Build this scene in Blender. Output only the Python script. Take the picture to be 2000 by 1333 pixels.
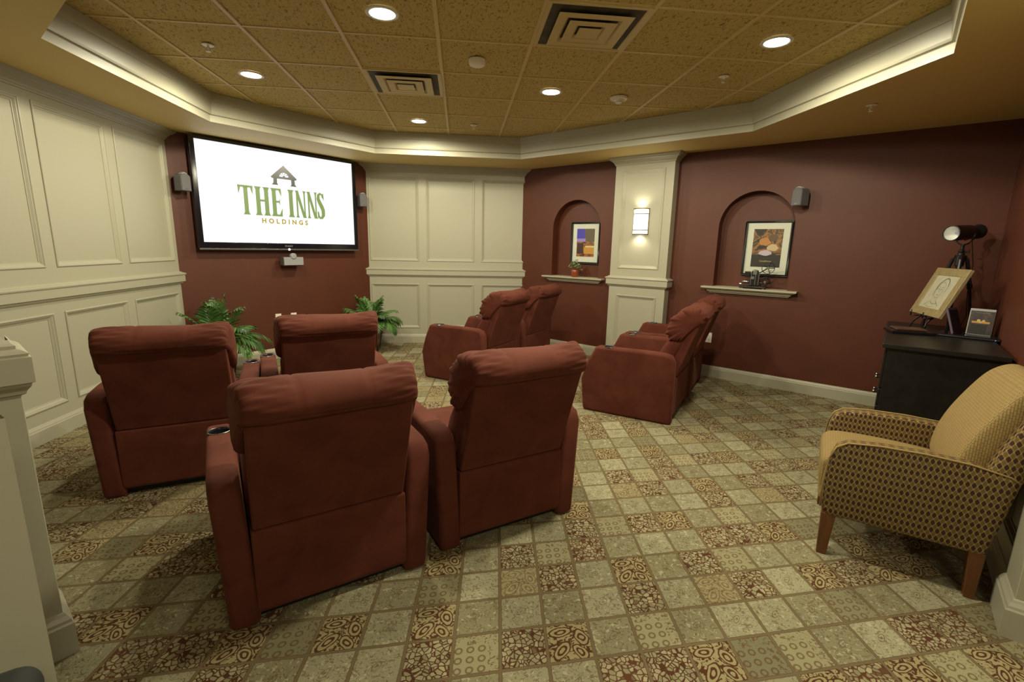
import bpy, bmesh, math, random
from mathutils import Vector, Matrix
for o in list(bpy.data.objects): bpy.data.objects.remove(o)
SC = bpy.context.scene
COL = SC.collection
PI = math.pi
R2 = math.sqrt(.5)
random.seed(7)

# ------------------------------------------------------------------ camera, world, exposure
CAM_H = 1.437
yaw, pit, rol = 0.1094, -0.1979, 0.0215
fw = Vector((math.sin(yaw)*math.cos(pit), math.cos(yaw)*math.cos(pit), math.sin(pit)))
rt = Vector((math.cos(yaw), -math.sin(yaw), 0)); up = rt.cross(fw)
rt2 = rt*math.cos(rol)+up*math.sin(rol); up2 = -rt*math.sin(rol)+up*math.cos(rol)
cd = bpy.data.cameras.new('camera'); cam = bpy.data.objects.new('camera', cd); COL.objects.link(cam)
cam.matrix_world = Matrix(((rt2.x, up2.x, -fw.x, 0), (rt2.y, up2.y, -fw.y, 0), (rt2.z, up2.z, -fw.z, CAM_H), (0, 0, 0, 1)))
cd.sensor_width = 36; cd.lens = 925.16*36/2000; cd.clip_start = .02
SC.camera = cam
w = bpy.data.worlds.new('world'); SC.world = w; w.use_nodes = True
w.node_tree.nodes['Background'].inputs[0].default_value = (1, .9, .7, 1)
w.node_tree.nodes['Background'].inputs[1].default_value = .0
vs = SC.view_settings
vs.view_transform = 'Standard'; vs.look = 'None'; vs.gamma = 1; vs.use_curve_mapping = False; vs.exposure = -0.12
SC.display_settings.display_device = 'sRGB'
WARM = (1, .92, .66)
LAMP_W = 95.0        # each recessed downlight
HALL_W = 40.0        # the hall behind the camera

# ------------------------------------------------------------------ helpers
def lin(r, g, b):
    f = lambda c: (c/255/12.92 if c/255 <= .04045 else ((c/255+.055)/1.055)**2.4)
    return (f(r), f(g), f(b), 1)

class MB:
    def __init__(s): s.v = []; s.f = []; s.m = []; s.uv = None
    def add(s, vs_, fs, mi=0):
        b = len(s.v); s.v += [tuple(v) for v in vs_]
        for f in fs: s.f.append([b+i for i in f]); s.m.append(mi)
    def box(s, x0, x1, y0, y1, z0, z1, mi=0, M=None):
        vv = [Vector((x, y, z)) for z in (z0, z1) for y in (y0, y1) for x in (x0, x1)]
        if M: vv = [M @ v for v in vv]
        s.add(vv, [(0, 2, 3, 1), (4, 5, 7, 6), (0, 1, 5, 4), (2, 6, 7, 3), (0, 4, 6, 2), (1, 3, 7, 5)], mi)
    def prism(s, poly, fn, a, b, mi=0, caps=True):   # poly [(p,q)], fn(p,q,t)->xyz
        n = len(poly)
        s.add([fn(p, q, a) for p, q in poly]+[fn(p, q, b) for p, q in poly],
              [(i, (i+1) % n, n+(i+1) % n, n+i) for i in range(n)]+([tuple(range(n))[::-1], tuple(range(n, 2*n))] if caps else []), mi)
    def loft(s, rings, mi=0, closed=True, caps=True):
        n = len(rings[0]); vv = [v for r in rings for v in r]; fs = []
        for k in range(len(rings)-1):
            for i in range(n if closed else n-1):
                j = (i+1) % n; fs.append((k*n+i, k*n+j, (k+1)*n+j, (k+1)*n+i))
        if caps: fs += [tuple(range(n))[::-1], tuple(range((len(rings)-1)*n, len(rings)*n))]
        s.add(vv, fs, mi)
    def tube(s, pts, r, n=8, mi=0, caps=True):
        pts = [Vector(p) for p in pts]; rs = r if isinstance(r, (list, tuple)) else [r]*len(pts); rings = []
        for k, p in enumerate(pts):
            d = (pts[min(k+1, len(pts)-1)]-pts[max(k-1, 0)]).normalized()
            a = Vector((0, 0, 1)) if abs(d.z) < .9 else Vector((1, 0, 0))
            x = d.cross(a).normalized(); y = d.cross(x)
            rings.append([p+x*rs[k]*math.cos(2*PI*i/n)+y*rs[k]*math.sin(2*PI*i/n) for i in range(n)])
        s.loft(rings, mi, True, caps)
    def lathe(s, prof, n=24, mi=0, M=None, caps=True):  # prof [(r,z)]
        rings = []
        for r, z in prof:
            ring = [Vector((r*math.cos(2*PI*i/n), r*math.sin(2*PI*i/n), z)) for i in range(n)]
            rings.append([M @ v for v in ring] if M else ring)
        s.loft(rings, mi, True, caps)
    def build(s, name, mat, parent=None, smooth=False, bevel=0, seg=3, ang=35, sub=0, recalc=True):
        me = bpy.data.meshes.new(name); me.from_pydata(s.v, [], s.f)
        for m in (mat if isinstance(mat, (list, tuple)) else [mat]): me.materials.append(m)
        for p, mi in zip(me.polygons, s.m): p.material_index = mi
        bm = bmesh.new(); bm.from_mesh(me)
        bmesh.ops.remove_doubles(bm, verts=bm.verts, dist=1e-6)
        if recalc: bmesh.ops.recalc_face_normals(bm, faces=bm.faces)
        bm.to_mesh(me); bm.free()
        o = bpy.data.objects.new(name, me); COL.objects.link(o)
        if parent: o.parent = parent
        if smooth:
            for p in me.polygons: p.use_smooth = True
        if bevel:
            b = o.modifiers.new('bevel', 'BEVEL'); b.width = bevel; b.segments = seg; b.limit_method = 'ANGLE'; b.angle_limit = math.radians(ang)
            for p in me.polygons: p.use_smooth = True
            try: o.modifiers.new('wn', 'WEIGHTED_NORMAL').keep_sharp = True
            except Exception: pass
        if sub:
            m = o.modifiers.new('sub', 'SUBSURF'); m.levels = sub; m.render_levels = sub
        return o

def tag(o, label=None, cat=None, group=None, kind=None):
    if label: o['label'] = label
    if cat: o['category'] = cat
    if group: o['group'] = group
    if kind: o['kind'] = kind
    return o
def struct(o): o['kind'] = 'structure'; return o
def thing(name, loc, rz, label, cat, group=None):
    o = bpy.data.objects.new(name, None); COL.objects.link(o); o.empty_display_size = .1
    o.location = loc; o.rotation_euler = (0, 0, rz)
    return tag(o, label, cat, group)
def copy_tree(o, parent=None):
    kids = list(o.children); c = o.copy(); COL.objects.link(c)
    if parent: c.parent = parent
    for k in kids: copy_tree(k, c)
    return c

# ------------------------------------------------------------------ materials
def nm(name):
    m = bpy.data.materials.new(name); m.use_nodes = True; nt = m.node_tree
    return m, nt, nt.nodes['Principled BSDF']
def N(nt, t, **k):
    n = nt.nodes.new(t)
    for a, b in k.items(): setattr(n, a, b)
    return n
def noise_bump(nt, b, scale, strength, dist=.002, detail=3, coord='Object'):
    tc = N(nt, 'ShaderNodeTexCoord'); no = N(nt, 'ShaderNodeTexNoise'); no.inputs['Scale'].default_value = scale; no.inputs['Detail'].default_value = detail
    bu = N(nt, 'ShaderNodeBump'); bu.inputs['Strength'].default_value = strength; bu.inputs['Distance'].default_value = dist
    nt.links.new(tc.outputs[coord], no.inputs['Vector']); nt.links.new(no.outputs[0], bu.inputs['Height']); nt.links.new(bu.outputs[0], b.inputs['Normal'])
    return tc, no, bu
def simple(name, col, rough=.5, metal=0, bump=None, var=0, varscale=4, coat=0, emit=None, es=0, spec=None, sheen=0):
    m, nt, b = nm(name); b.inputs['Base Color'].default_value = col; b.inputs['Roughness'].default_value = rough; b.inputs['Metallic'].default_value = metal
    if bump: noise_bump(nt, b, *bump)
    if var:
        tc = N(nt, 'ShaderNodeTexCoord'); no = N(nt, 'ShaderNodeTexNoise'); no.inputs['Scale'].default_value = varscale; no.inputs['Detail'].default_value = 4
        mr = N(nt, 'ShaderNodeMapRange'); mr.inputs[1].default_value = .3; mr.inputs[2].default_value = .7; mr.inputs[3].default_value = 1-var; mr.inputs[4].default_value = 1+var
        mx = N(nt, 'ShaderNodeVectorMath', operation='SCALE'); mx.inputs[0].default_value = col[:3]
        nt.links.new(tc.outputs['Object'], no.inputs['Vector']); nt.links.new(no.outputs[0], mr.inputs[0]); nt.links.new(mr.outputs[0], mx.inputs['Scale']); nt.links.new(mx.outputs[0], b.inputs['Base Color'])
    if coat: b.inputs['Coat Weight'].default_value = coat; b.inputs['Coat Roughness'].default_value = .03
    if spec is not None: b.inputs['Specular IOR Level'].default_value = spec
    if sheen: b.inputs['Sheen Weight'].default_value = sheen; b.inputs['Sheen Roughness'].default_value = .4; b.inputs['Sheen Tint'].default_value = (1, .45, .3, 1)
    if emit: b.inputs['Emission Color'].default_value = emit; b.inputs['Emission Strength'].default_value = es
    return m
CREAM = simple('cream_paint', (.405, .388, .300, 1), .42, bump=(60, .05))
SOFFIT = simple('khaki_soffit_paint', (.66, .50, .19, 1), .6, bump=(180, .12))
REDW = simple('oxblood_wall_paint', (.092, .0208, .0076, 1), .55, bump=(220, .25), var=.06)
BLACKP = simple('black_gloss_plastic', (.008, .008, .012, 1), .12, spec=.6)
BLACKM = simple('black_metal', (.012, .012, .013, 1), .32)
BLACKW = simple('black_painted_wood', (.012, .011, .009, 1), .38, var=.25, varscale=20)
CHROME = simple('polished_steel', (.6, .6, .6, 1), .18, 1)
GREYP = simple('grey_plastic', (.11, .11, .12, 1), .35)
LGREY = simple('light_grey_plastic', (.32, .32, .34, 1), .35)
WHITEP = simple('white_plastic', (.85, .80, .74, 1), .4)
DARKC = simple('dark_cavity', (.006, .006, .006, 1), .6)
PEWTER = simple('pewter_knob', (.3, .29, .27, 1), .3, 1)
CREAM2 = simple('shelf_cream_paint', (.50, .475, .36, 1), .4)
MATB = simple('mat_board', (.62, .64, .55, 1), .6, coat=.9)
GLOW = simple('lamp_glow', (1, 1, 1, 1), .5, emit=(1, .97, .88, 1), es=14)

def velvet():
    m, nt, b = nm('oxblood_velvet'); b.inputs['Roughness'].default_value = .85
    b.inputs['Sheen Weight'].default_value = .09; b.inputs['Sheen Roughness'].default_value = .45; b.inputs['Sheen Tint'].default_value = (1, .4, .28, 1)
    b.inputs['Specular IOR Level'].default_value = .2
    tc, no, bu = noise_bump(nt, b, 260, .25, .001, 2)
    n2 = N(nt, 'ShaderNodeTexNoise'); n2.inputs['Scale'].default_value = 7; n2.inputs['Detail'].default_value = 5; n2.inputs['Distortion'].default_value = .6
    cr = N(nt, 'ShaderNodeValToRGB'); cr.color_ramp.elements[0].position = .3; cr.color_ramp.elements[1].position = .72
    cr.color_ramp.elements[0].color = (.086, .0205, .0122, 1); cr.color_ramp.elements[1].color = (.127, .034, .0205, 1)
    nt.links.new(tc.outputs['Object'], n2.inputs['Vector']); nt.links.new(n2.outputs[0], cr.inputs[0]); nt.links.new(cr.outputs[0], b.inputs['Base Color'])
    return m
VELVET = velvet()

def tile_mat():
    m, nt, b = nm('fissured_ceiling_tile'); b.inputs['Roughness'].default_value = .9
    tc = N(nt, 'ShaderNodeTexCoord')
    mp = N(nt, 'ShaderNodeMapping'); mp.inputs['Scale'].default_value = (1, .45, 1); mp.inputs['Rotation'].default_value = (0, 0, .6)
    no = N(nt, 'ShaderNodeTexNoise'); no.inputs['Scale'].default_value = 75; no.inputs['Detail'].default_value = 3; no.inputs['Distortion'].default_value = 1.2
    cr = N(nt, 'ShaderNodeValToRGB'); cr.color_ramp.elements[0].position = .34; cr.color_ramp.elements[0].color = (.24, .165, .05, 1)
    cr.color_ramp.elements[1].position = .46; cr.color_ramp.elements[1].color = (.55, .42, .15, 1)
    bu = N(nt, 'ShaderNodeBump'); bu.inputs['Strength'].default_value = .5; bu.inputs['Distance'].default_value = .003
    L = nt.links.new
    L(tc.outputs['Object'], mp.inputs[0]); L(mp.outputs[0], no.inputs['Vector']); L(no.outputs[0], cr.inputs[0]); L(cr.outputs[0], b.inputs['Base Color']); L(no.outputs[0], bu.inputs['Height']); L(bu.outputs[0], b.inputs['Normal'])
    return m
TILE = tile_mat()
TBAR = simple('ceiling_grid_bar', (.62, .48, .22, 1), .5)

def carpet_mat():
    m, nt, b = nm('patchwork_carpet'); L = nt.links.new
    b.inputs['Roughness'].default_value = .95; b.inputs['Specular IOR Level'].default_value = .15
    uv = N(nt, 'ShaderNodeUVMap'); uv.uv_map = 'tile'
    base = N(nt, 'ShaderNodeAttribute', attribute_name='basecol'); pat = N(nt, 'ShaderNodeAttribute', attribute_name='pattern'); ink = N(nt, 'ShaderNodeAttribute', attribute_name='inkcol')
    tc = N(nt, 'ShaderNodeTexCoord')
    def math_(op, a, b_=None, c=None, clamp=False):
        n = N(nt, 'ShaderNodeMath', operation=op); n.use_clamp = clamp
        for i, x in enumerate((a, b_, c)):
            if x is None: continue
            if isinstance(x, (int, float)): n.inputs[i].default_value = x
            else: L(x, n.inputs[i])
        return n.outputs[0]
    def step(x, lo, hi):   # smooth 0..1
        n = N(nt, 'ShaderNodeMapRange'); n.interpolation_type = 'SMOOTHSTEP'; L(x, n.inputs[0]); n.inputs[1].default_value = lo; n.inputs[2].default_value = hi; return n.outputs[0]
    def mix(f, a, b_):
        n = N(nt, 'ShaderNodeMix', data_type='RGBA')
        if isinstance(f, float): n.inputs[0].default_value = f
        else: L(f, n.inputs[0])
        for i, x in ((6, a), (7, b_)):
            if isinstance(x, tuple): n.inputs[i].default_value = x
            else: L(x, n.inputs[i])
        return n.outputs[2]
    def noise(scale, detail=2, dist=0, vec=None):
        n = N(nt, 'ShaderNodeTexNoise'); n.inputs['Scale'].default_value = scale; n.inputs['Detail'].default_value = detail; n.inputs['Distortion'].default_value = dist
        L(vec or tc.outputs['Object'], n.inputs['Vector']); return n.outputs[0]
    sp = N(nt, 'ShaderNodeSeparateColor'); L(pat.outputs['Color'], sp.inputs[0])
    # warp
    nw = N(nt, 'ShaderNodeTexNoise'); nw.inputs['Scale'].default_value = 26; L(tc.outputs['Object'], nw.inputs['Vector'])
    wv = N(nt, 'ShaderNodeVectorMath', operation='MULTIPLY_ADD'); L(nw.outputs['Color'], wv.inputs[0]); wv.inputs[1].default_value = (.022, .022, 0); L(tc.outputs['Object'], wv.inputs[2])
    vo = N(nt, 'ShaderNodeTexVoronoi', feature='DISTANCE_TO_EDGE'); vo.inputs['Scale'].default_value = 52; L(wv.outputs[0], vo.inputs['Vector'])
    blob = step(vo.outputs['Distance'], .05, .13)
    vc = N(nt, 'ShaderNodeTexVoronoi'); vc.inputs['Scale'].default_value = 52; L(wv.outputs[0], vc.inputs['Vector'])
    sc = N(nt, 'ShaderNodeSeparateColor'); L(vc.outputs['Color'], sc.inputs[0])
    drop = step(sc.outputs[0], .02, .08)
    blob = math_('MULTIPLY', blob, drop)
    # paisley: four warped ellipses with rings
    uvw = N(nt, 'ShaderNodeVectorMath', operation='MULTIPLY_ADD'); L(nw.outputs['Color'], uvw.inputs[0]); uvw.inputs[1].default_value = (.10, .10, 0); L(uv.outputs[0], uvw.inputs[2])
    ds = []
    for cx, cy, an, rx, ry in ((.38, .82, .1, .2, .10), (.83, .62, 1.9, .19, .11), (.36, .33, .9, .22, .11), (.76, .25, 2.2, .19, .10)):
        mp = N(nt, 'ShaderNodeMapping', vector_type='TEXTURE'); mp.inputs['Location'].default_value = (cx, cy, 0); mp.inputs['Rotation'].default_value = (0, 0, an); mp.inputs['Scale'].default_value = (rx, ry, 1)
        L(uvw.outputs[0], mp.inputs[0]); ln = N(nt, 'ShaderNodeVectorMath', operation='LENGTH'); L(mp.outputs[0], ln.inputs[0]); ds.append(ln.outputs['Value'])
    d = math_('MINIMUM', math_('MINIMUM', ds[0], ds[1]), math_('MINIMUM', ds[2], ds[3]))
    rings = math_('SINE', math_('MULTIPLY', d, 9.0))
    ringm = step(rings, -.35, .1)
    inside = step(d, 1.32, 1.25)
    curl = step(noise(38, 1, 2.2), .44, .50)
    pais = math_('ADD', math_('MULTIPLY', ringm, inside), math_('MULTIPLY', curl, math_('SUBTRACT', 1.0, inside)), clamp=True)
    # 3x3 rings
    fr = N(nt, 'ShaderNodeVectorMath', operation='FRACTION'); ms = N(nt, 'ShaderNodeVectorMath', operation='SCALE'); ms.inputs['Scale'].default_value = 4.1; L(uv.outputs[0], ms.inputs[0]); L(ms.outputs[0], fr.inputs[0])
    sb = N(nt, 'ShaderNodeVectorMath', operation='SUBTRACT'); L(fr.outputs[0], sb.inputs[0]); sb.inputs[1].default_value = (.5, .5, 0)
    ln = N(nt, 'ShaderNodeVectorMath', operation='LENGTH'); L(sb.outputs[0], ln.inputs[0])
    rg = math_('SUBTRACT', 1.0, step(math_('ABSOLUTE', math_('SUBTRACT', ln.outputs['Value'], .27)), .05, .11))
    sxy = N(nt, 'ShaderNodeSeparateXYZ'); L(uv.outputs[0], sxy.inputs[0])
    reg = math_('MULTIPLY', math_('LESS_THAN', sxy.outputs[0], .73), math_('LESS_THAN', sxy.outputs[1], .73))
    leaf = step(noise(60, 1, 1.5), .56, .6)
    ringp = math_('ADD', math_('MULTIPLY', rg, reg), math_('MULTIPLY', leaf, math_('SUBTRACT', 1.0, reg)), clamp=True)
    # fine sprig pattern for the pale tiles + centre medallion
    sprig = step(noise(55, 2, 1.8), .55, .60); spark = step(noise(48, 2, 1.0, wv.outputs[0]), .60, .65)
    mp = N(nt, 'ShaderNodeMapping', vector_type='TEXTURE'); mp.inputs['Location'].default_value = (.55, .55, 0); mp.inputs['Rotation'].default_value = (0, 0, .8); mp.inputs['Scale'].default_value = (.22, .11, 1)
    L(uvw.outputs[0], mp.inputs[0]); l2 = N(nt, 'ShaderNodeVectorMath', operation='LENGTH'); L(mp.outputs[0], l2.inputs[0])
    med = math_('MULTIPLY', step(l2.outputs['Value'], 1.05, .9), step(math_('SINE', math_('MULTIPLY', l2.outputs['Value'], 14.0)), -.2, .4))
    soft = noise(9, 3)
    basev = mix(step(soft, .3, .7), base.outputs['Color'], base.outputs['Color'])
    c0 = mix(math_('MULTIPLY', sprig, .62), base.outputs['Color'], ink.outputs['Color'])
    c0 = mix(math_('MULTIPLY', spark, .7), c0, (.46, .43, .29, 1))
    c0 = mix(math_('MULTIPLY', med, .5), c0, ink.outputs['Color'])
    cream = mix(sc.outputs[1], (.40, .36, .22, 1), (.24, .22, .125, 1))
    c1 = mix(blob, ink.outputs['Color'], cream)
    c2 = mix(pais, ink.outputs['Color'], (.33, .285, .15, 1))
    c3 = mix(math_('MULTIPLY', ringp, .7), base.outputs['Color'], (.12, .055, .028, 1))
    c = mix(sp.outputs[0], c0, c1); c = mix(sp.outputs[1], c, c2); c = mix(sp.outputs[2], c, c3)
    # border line between tiles
    edge = math_('MINIMUM', math_('MINIMUM', sxy.outputs[0], math_('SUBTRACT', 1.0, sxy.outputs[0])), math_('MINIMUM', sxy.outputs[1], math_('SUBTRACT', 1.0, sxy.outputs[1])))
    edge = math_('ADD', edge, math_('MULTIPLY', math_('SUBTRACT', noise(45, 2), .5), .03))
    bline = math_('SUBTRACT', 1.0, step(edge, .030, .050))
    bcol = mix(math_('MULTIPLY', step(edge, .026, .034), 1.0), (.17, .13, .07, 1), (.10, .05, .026, 1))
    c = mix(bline, c, bcol)
    fib = noise(420, 1); cm = N(nt, 'ShaderNodeMapRange'); L(fib, cm.inputs[0]); cm.inputs[1].default_value = .3; cm.inputs[2].default_value = .7; cm.inputs[3].default_value = .8; cm.inputs[4].default_value = 1.15
    vm = N(nt, 'ShaderNodeVectorMath', operation='SCALE'); L(c, vm.inputs[0]); L(cm.outputs[0], vm.inputs['Scale']); L(vm.outputs[0], b.inputs['Base Color'])
    bu = N(nt, 'ShaderNodeBump'); bu.inputs['Strength'].default_value = .35; bu.inputs['Distance'].default_value = .003; L(fib, bu.inputs['Height']); L(bu.outputs[0], b.inputs['Normal'])
    return m
CARPET = carpet_mat()

def net_mat():      # diamond net upholstery, drawn on box-projected UVs (metres)
    m, nt, b = nm('diamond_net_upholstery'); L = nt.links.new; b.inputs['Roughness'].default_value = .85
    uv = N(nt, 'ShaderNodeUVMap'); uv.uv_map = 'uv'; s = N(nt, 'ShaderNodeSeparateXYZ'); L(uv.outputs[0], s.inputs[0])
    def mt(op, a, b_=None):
        n = N(nt, 'ShaderNodeMath', operation=op)
        for i, x in enumerate((a, b_)):
            if x is None: continue
            if isinstance(x, (int, float)): n.inputs[i].default_value = x
            else: L(x, n.inputs[i])
        return n.outputs[0]
    a = mt('MULTIPLY', s.outputs[0], PI/.020); c = mt('MULTIPLY', s.outputs[1], PI/.034)
    g = mt('MULTIPLY', mt('SINE', mt('ADD', a, c)), mt('SINE', mt('SUBTRACT', a, c)))
    cr = N(nt, 'ShaderNodeValToRGB'); r = cr.color_ramp; r.elements[0].position = 0; r.elements[0].color = (.13, .085, .022, 1)
    r.elements[1].position = 1; r.elements[1].color = (.035, .012, .007, 1)
    for p, col in ((.40, (.15, .10, .028, 1)), (.455, (.33, .22, .078, 1)), (.53, (.33, .22, .078, 1)), (.58, (.045, .018, .009, 1))):
        e = r.elements.new(p); e.color = col
    mr = N(nt, 'ShaderNodeMapRange'); mr.inputs[1].default_value = -1; mr.inputs[2].default_value = 1; L(g, mr.inputs[0]); L(mr.outputs[0], cr.inputs[0]); L(cr.outputs[0], b.inputs['Base Color'])
    bu = N(nt, 'ShaderNodeBump'); bu.inputs['Strength'].default_value = .3; bu.inputs['Distance'].default_value = .001; L(mr.outputs[0], bu.inputs['Height']); L(bu.outputs[0], b.inputs['Normal'])
    return m
def rib_mat():
    m, nt, b = nm('ribbed_gold_upholstery'); L = nt.links.new; b.inputs['Roughness'].default_value = .85
    uv = N(nt, 'ShaderNodeUVMap'); uv.uv_map = 'uv'
    wv = N(nt, 'ShaderNodeTexBrick'); wv.inputs['Scale'].default_value = 1; wv.inputs['Brick Width'].default_value = .022; wv.inputs['Row Height'].default_value = .009; wv.inputs['Mortar Size'].default_value = .0012
    wv.inputs['Color1'].default_value = (.32, .222, .082, 1); wv.inputs['Color2'].default_value = (.285, .196, .072, 1); wv.inputs['Mortar'].default_value = (.15, .095, .03, 1)
    mp = N(nt, 'ShaderNodeMapping'); mp.inputs['Rotation'].default_value = (0, 0, PI/2); L(uv.outputs[0], mp.inputs[0]); L(mp.outputs[0], wv.inputs['Vector']); L(wv.outputs[0], b.inputs['Base Color'])
    return m
NET = net_mat(); RIB = rib_mat()
def box_uv(o):
    me = o.data; ul = me.uv_layers.new(name='uv')
    for p in me.polygons:
        n = p.normal; ax = max(range(3), key=lambda i: abs(n[i]))
        for li in p.loop_indices:
            c = me.vertices[me.loops[li].vertex_index].co
            ul.data[li].uv = ((c.y, c.z), (c.x, c.z), (c.x, c.y))[ax]
def wood_mat(name, c1, c2, scale=6):
    m, nt, b = nm(name); b.inputs['Roughness'].default_value = .38; L = nt.links.new
    tc = N(nt, 'ShaderNodeTexCoord'); mp = N(nt, 'ShaderNodeMapping'); mp.inputs['Scale'].default_value = (8, 8, .8)
    no = N(nt, 'ShaderNodeTexNoise'); no.inputs['Scale'].default_value = scale; no.inputs['Detail'].default_value = 5; no.inputs['Distortion'].default_value = .8
    cr = N(nt, 'ShaderNodeValToRGB'); cr.color_ramp.elements[0].color = c1; cr.color_ramp.elements[1].color = c2; cr.color_ramp.elements[0].position = .3; cr.color_ramp.elements[1].position = .7
    L(tc.outputs['Object'], mp.inputs[0]); L(mp.outputs[0], no.inputs['Vector']); L(no.outputs[0], cr.inputs[0]); L(cr.outputs[0], b.inputs['Base Color'])
    return m
LEGW = wood_mat('maple_leg_wood', (.10, .036, .011, 1), (.15, .058, .018, 1))
GOLDW = wood_mat('gilt_frame_wood', (.24, .18, .085, 1), (.36, .29, .15, 1), 9)
def leaf_mat(name, c1, c2):
    m, nt, b = nm(name); b.inputs['Roughness'].default_value = .4; L = nt.links.new
    oi = N(nt, 'ShaderNodeNewGeometry'); cr = N(nt, 'ShaderNodeValToRGB'); cr.color_ramp.elements[0].color = c1; cr.color_ramp.elements[1].color = c2
    L(oi.outputs['Random Per Island'], cr.inputs[0]); L(cr.outputs[0], b.inputs['Base Color']); return m
PALM = leaf_mat('palm_leaf', (.025, .065, .018, 1), (.10, .24, .045, 1))
HERB = leaf_mat('herb_leaf', (.09, .14, .05, 1), (.30, .33, .15, 1))
STEM = simple('palm_stem', (.07, .09, .03, 1), .6)
def wicker():
    m, nt, b = nm('woven_wicker'); L = nt.links.new; b.inputs['Roughness'].default_value = .7
    tc = N(nt, 'ShaderNodeTexCoord'); br = N(nt, 'ShaderNodeTexBrick'); br.inputs['Scale'].default_value = 1; br.inputs['Brick Width'].default_value = .05; br.inputs['Row Height'].default_value = .014; br.inputs['Mortar Size'].default_value = .002
    br.inputs['Color1'].default_value = (.30, .16, .04, 1); br.inputs['Color2'].default_value = (.17, .085, .02, 1); br.inputs['Mortar'].default_value = (.02, .01, .005, 1)
    mp = N(nt, 'ShaderNodeMapping'); mp.inputs['Rotation'].default_value = (PI/2, 0, 0); L(tc.outputs['Object'], mp.inputs[0]); L(mp.outputs[0], br.inputs['Vector']); L(br.outputs[0], b.inputs['Base Color'])
    return m
WICKER = wicker()

# ------------------------------------------------------------------ lamps (the room's downlights; the hall behind the camera)
def spot(name, x, y, z, W, size=3.12, blend=.3, col=WARM):
    l = bpy.data.lights.new(name, 'SPOT'); l.energy = W; l.spot_size = size; l.spot_blend = blend; l.color = col; l.shadow_soft_size = .07
    o = bpy.data.objects.new(name, l); COL.objects.link(o); o.location = (x, y, z); return o
def arealamp(name, x, y, z, W, sx, sy, col=WARM):
    l = bpy.data.lights.new(name, 'AREA'); l.shape = 'RECTANGLE'; l.size = sx; l.size_y = sy; l.energy = W; l.color = col
    o = bpy.data.objects.new(name, l); COL.objects.link(o); o.location = (x, y, z); return o
CZ = 2.743; SZ = 2.50
DOWN = [(-.452, 3.12), (1.986, 3.12), (-1.671, 4.34), (.767, 4.34), (-.452, 5.56), (.767, 1.9)]
for x, y in DOWN: spot('downlight_lamp', x, y, CZ-.045, LAMP_W*(1.5 if y < 2 else 1))
arealamp('hall_ceiling_lamp', .9, -.9, SZ-.02, HALL_W, 1.2, .6)

# ------------------------------------------------------------------ room shell
class WF:
    def __init__(s, A, B):
        s.A = Vector((A[0], A[1], 0)); d = Vector((B[0], B[1], 0))-s.A; s.L = d.length; s.t = d/s.L; s.n = Vector((s.t.y, -s.t.x, 0)); s.ang = math.atan2(s.t.y, s.t.x)
    def __call__(s, a, out, z): return s.A+s.t*a+s.n*out+Vector((0, 0, z))

def panel_wall(wf, L, cols, rows, z0, z1, thick=.08, name='wall', mat=CREAM, s0=0.0):
    mb = MB(); ss = sorted({s0, L, *[c for p in cols for c in p]}); zz = sorted({z0, z1, *[c for p in rows for c in p]})
    hole = lambda a, b: (a in [c[0] for c in cols]) and (b in [r[0] for r in rows])
    for i in range(len(ss)-1):
        for j in range(len(zz)-1):
            a, b, c, d = ss[i], ss[i+1], zz[j], zz[j+1]
            if hole(a, c):
                prof = [(0, 0), (.001, .006), (.006, .009), (.012, .008), (.016, .003), (.022, .001), (.034, -.009), (.040, -.010), (.042, -.014)]
                rings = [[wf(a+i_, o, c+i_), wf(b-i_, o, c+i_), wf(b-i_, o, d-i_), wf(a+i_, o, d-i_)] for i_, o in prof]
                mb.loft(rings, caps=False); k = .042
                mb.add([wf(a+k, -.014, c+k), wf(b-k, -.014, c+k), wf(b-k, -.014, d-k), wf(a+k, -.014, d-k)], [(0, 1, 2, 3)])
            else: mb.add([wf(a, 0, c), wf(b, 0, c), wf(b, 0, d), wf(a, 0, d)], [(0, 1, 2, 3)])
    mb.add([wf(s0, 0, z0), wf(s0, -thick, z0), wf(s0, -thick, z1), wf(s0, 0, z1)], [(0, 1, 2, 3)])
    mb.add([wf(L, 0, z0), wf(L, -thick, z0), wf(L, -thick, z1), wf(L, 0, z1)], [(3, 2, 1, 0)])
    mb.add([wf(s0, -thick, z0), wf(L, -thick, z0), wf(L, -thick, z1), wf(s0, -thick, z1)], [(3, 2, 1, 0)])
    return struct(mb.build(name, mat, recalc=False))
def run(wf, a, b, prof, name, mat=CREAM, ret=True, back=0):
    """profile [(out,z)] along s with mitred returns at both ends"""
    mb = MB(); ra = []; rb = []
    ea, eb = (ret if isinstance(ret, tuple) else (ret, ret))
    for o, z in prof: ra.append(wf(a-(max(o, 0) if ea else 0), o, z)); rb.append(wf(b+(max(o, 0) if eb else 0), o, z))
    rings = []
    if ea: rings.append([wf(a-max(o, 0), -back, z) for o, z in prof])
    rings += [ra, rb]
    if eb: rings.append([wf(b+max(o, 0), -back, z) for o, z in prof])
    mb.loft(rings, closed=False, caps=True)
    return struct(mb.build(name, mat))
RAIL = [(0, .972), (.012, .978), (.02, .99), (.022, .998), (.034, 1.0), (.034, 1.066), (.042, 1.070), (.044, 1.080), (.036, 1.087), (.02, 1.093), (.012, 1.10), (0, 1.104)]
BASE = [(0, 0), (.018, 0), (.018, .098), (.014, .104), (.013, .112), (.007, .122), (.003, .13), (0, .133)]
CROWN = [(0, 2.405), (.008, 2.407), (.010, 2.418), (.016, 2.422), (.022, 2.436), (.040, 2.456), (.058, 2.466), (.062, 2.476), (.074, 2.480), (.080, 2.499), (0, 2.499)]
PIL_BASE = [(0, 0), (.022, 0), (.022, .115), (.018, .122), (.016, .132), (.008, .146), (.004, .155), (0, .16)]

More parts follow.
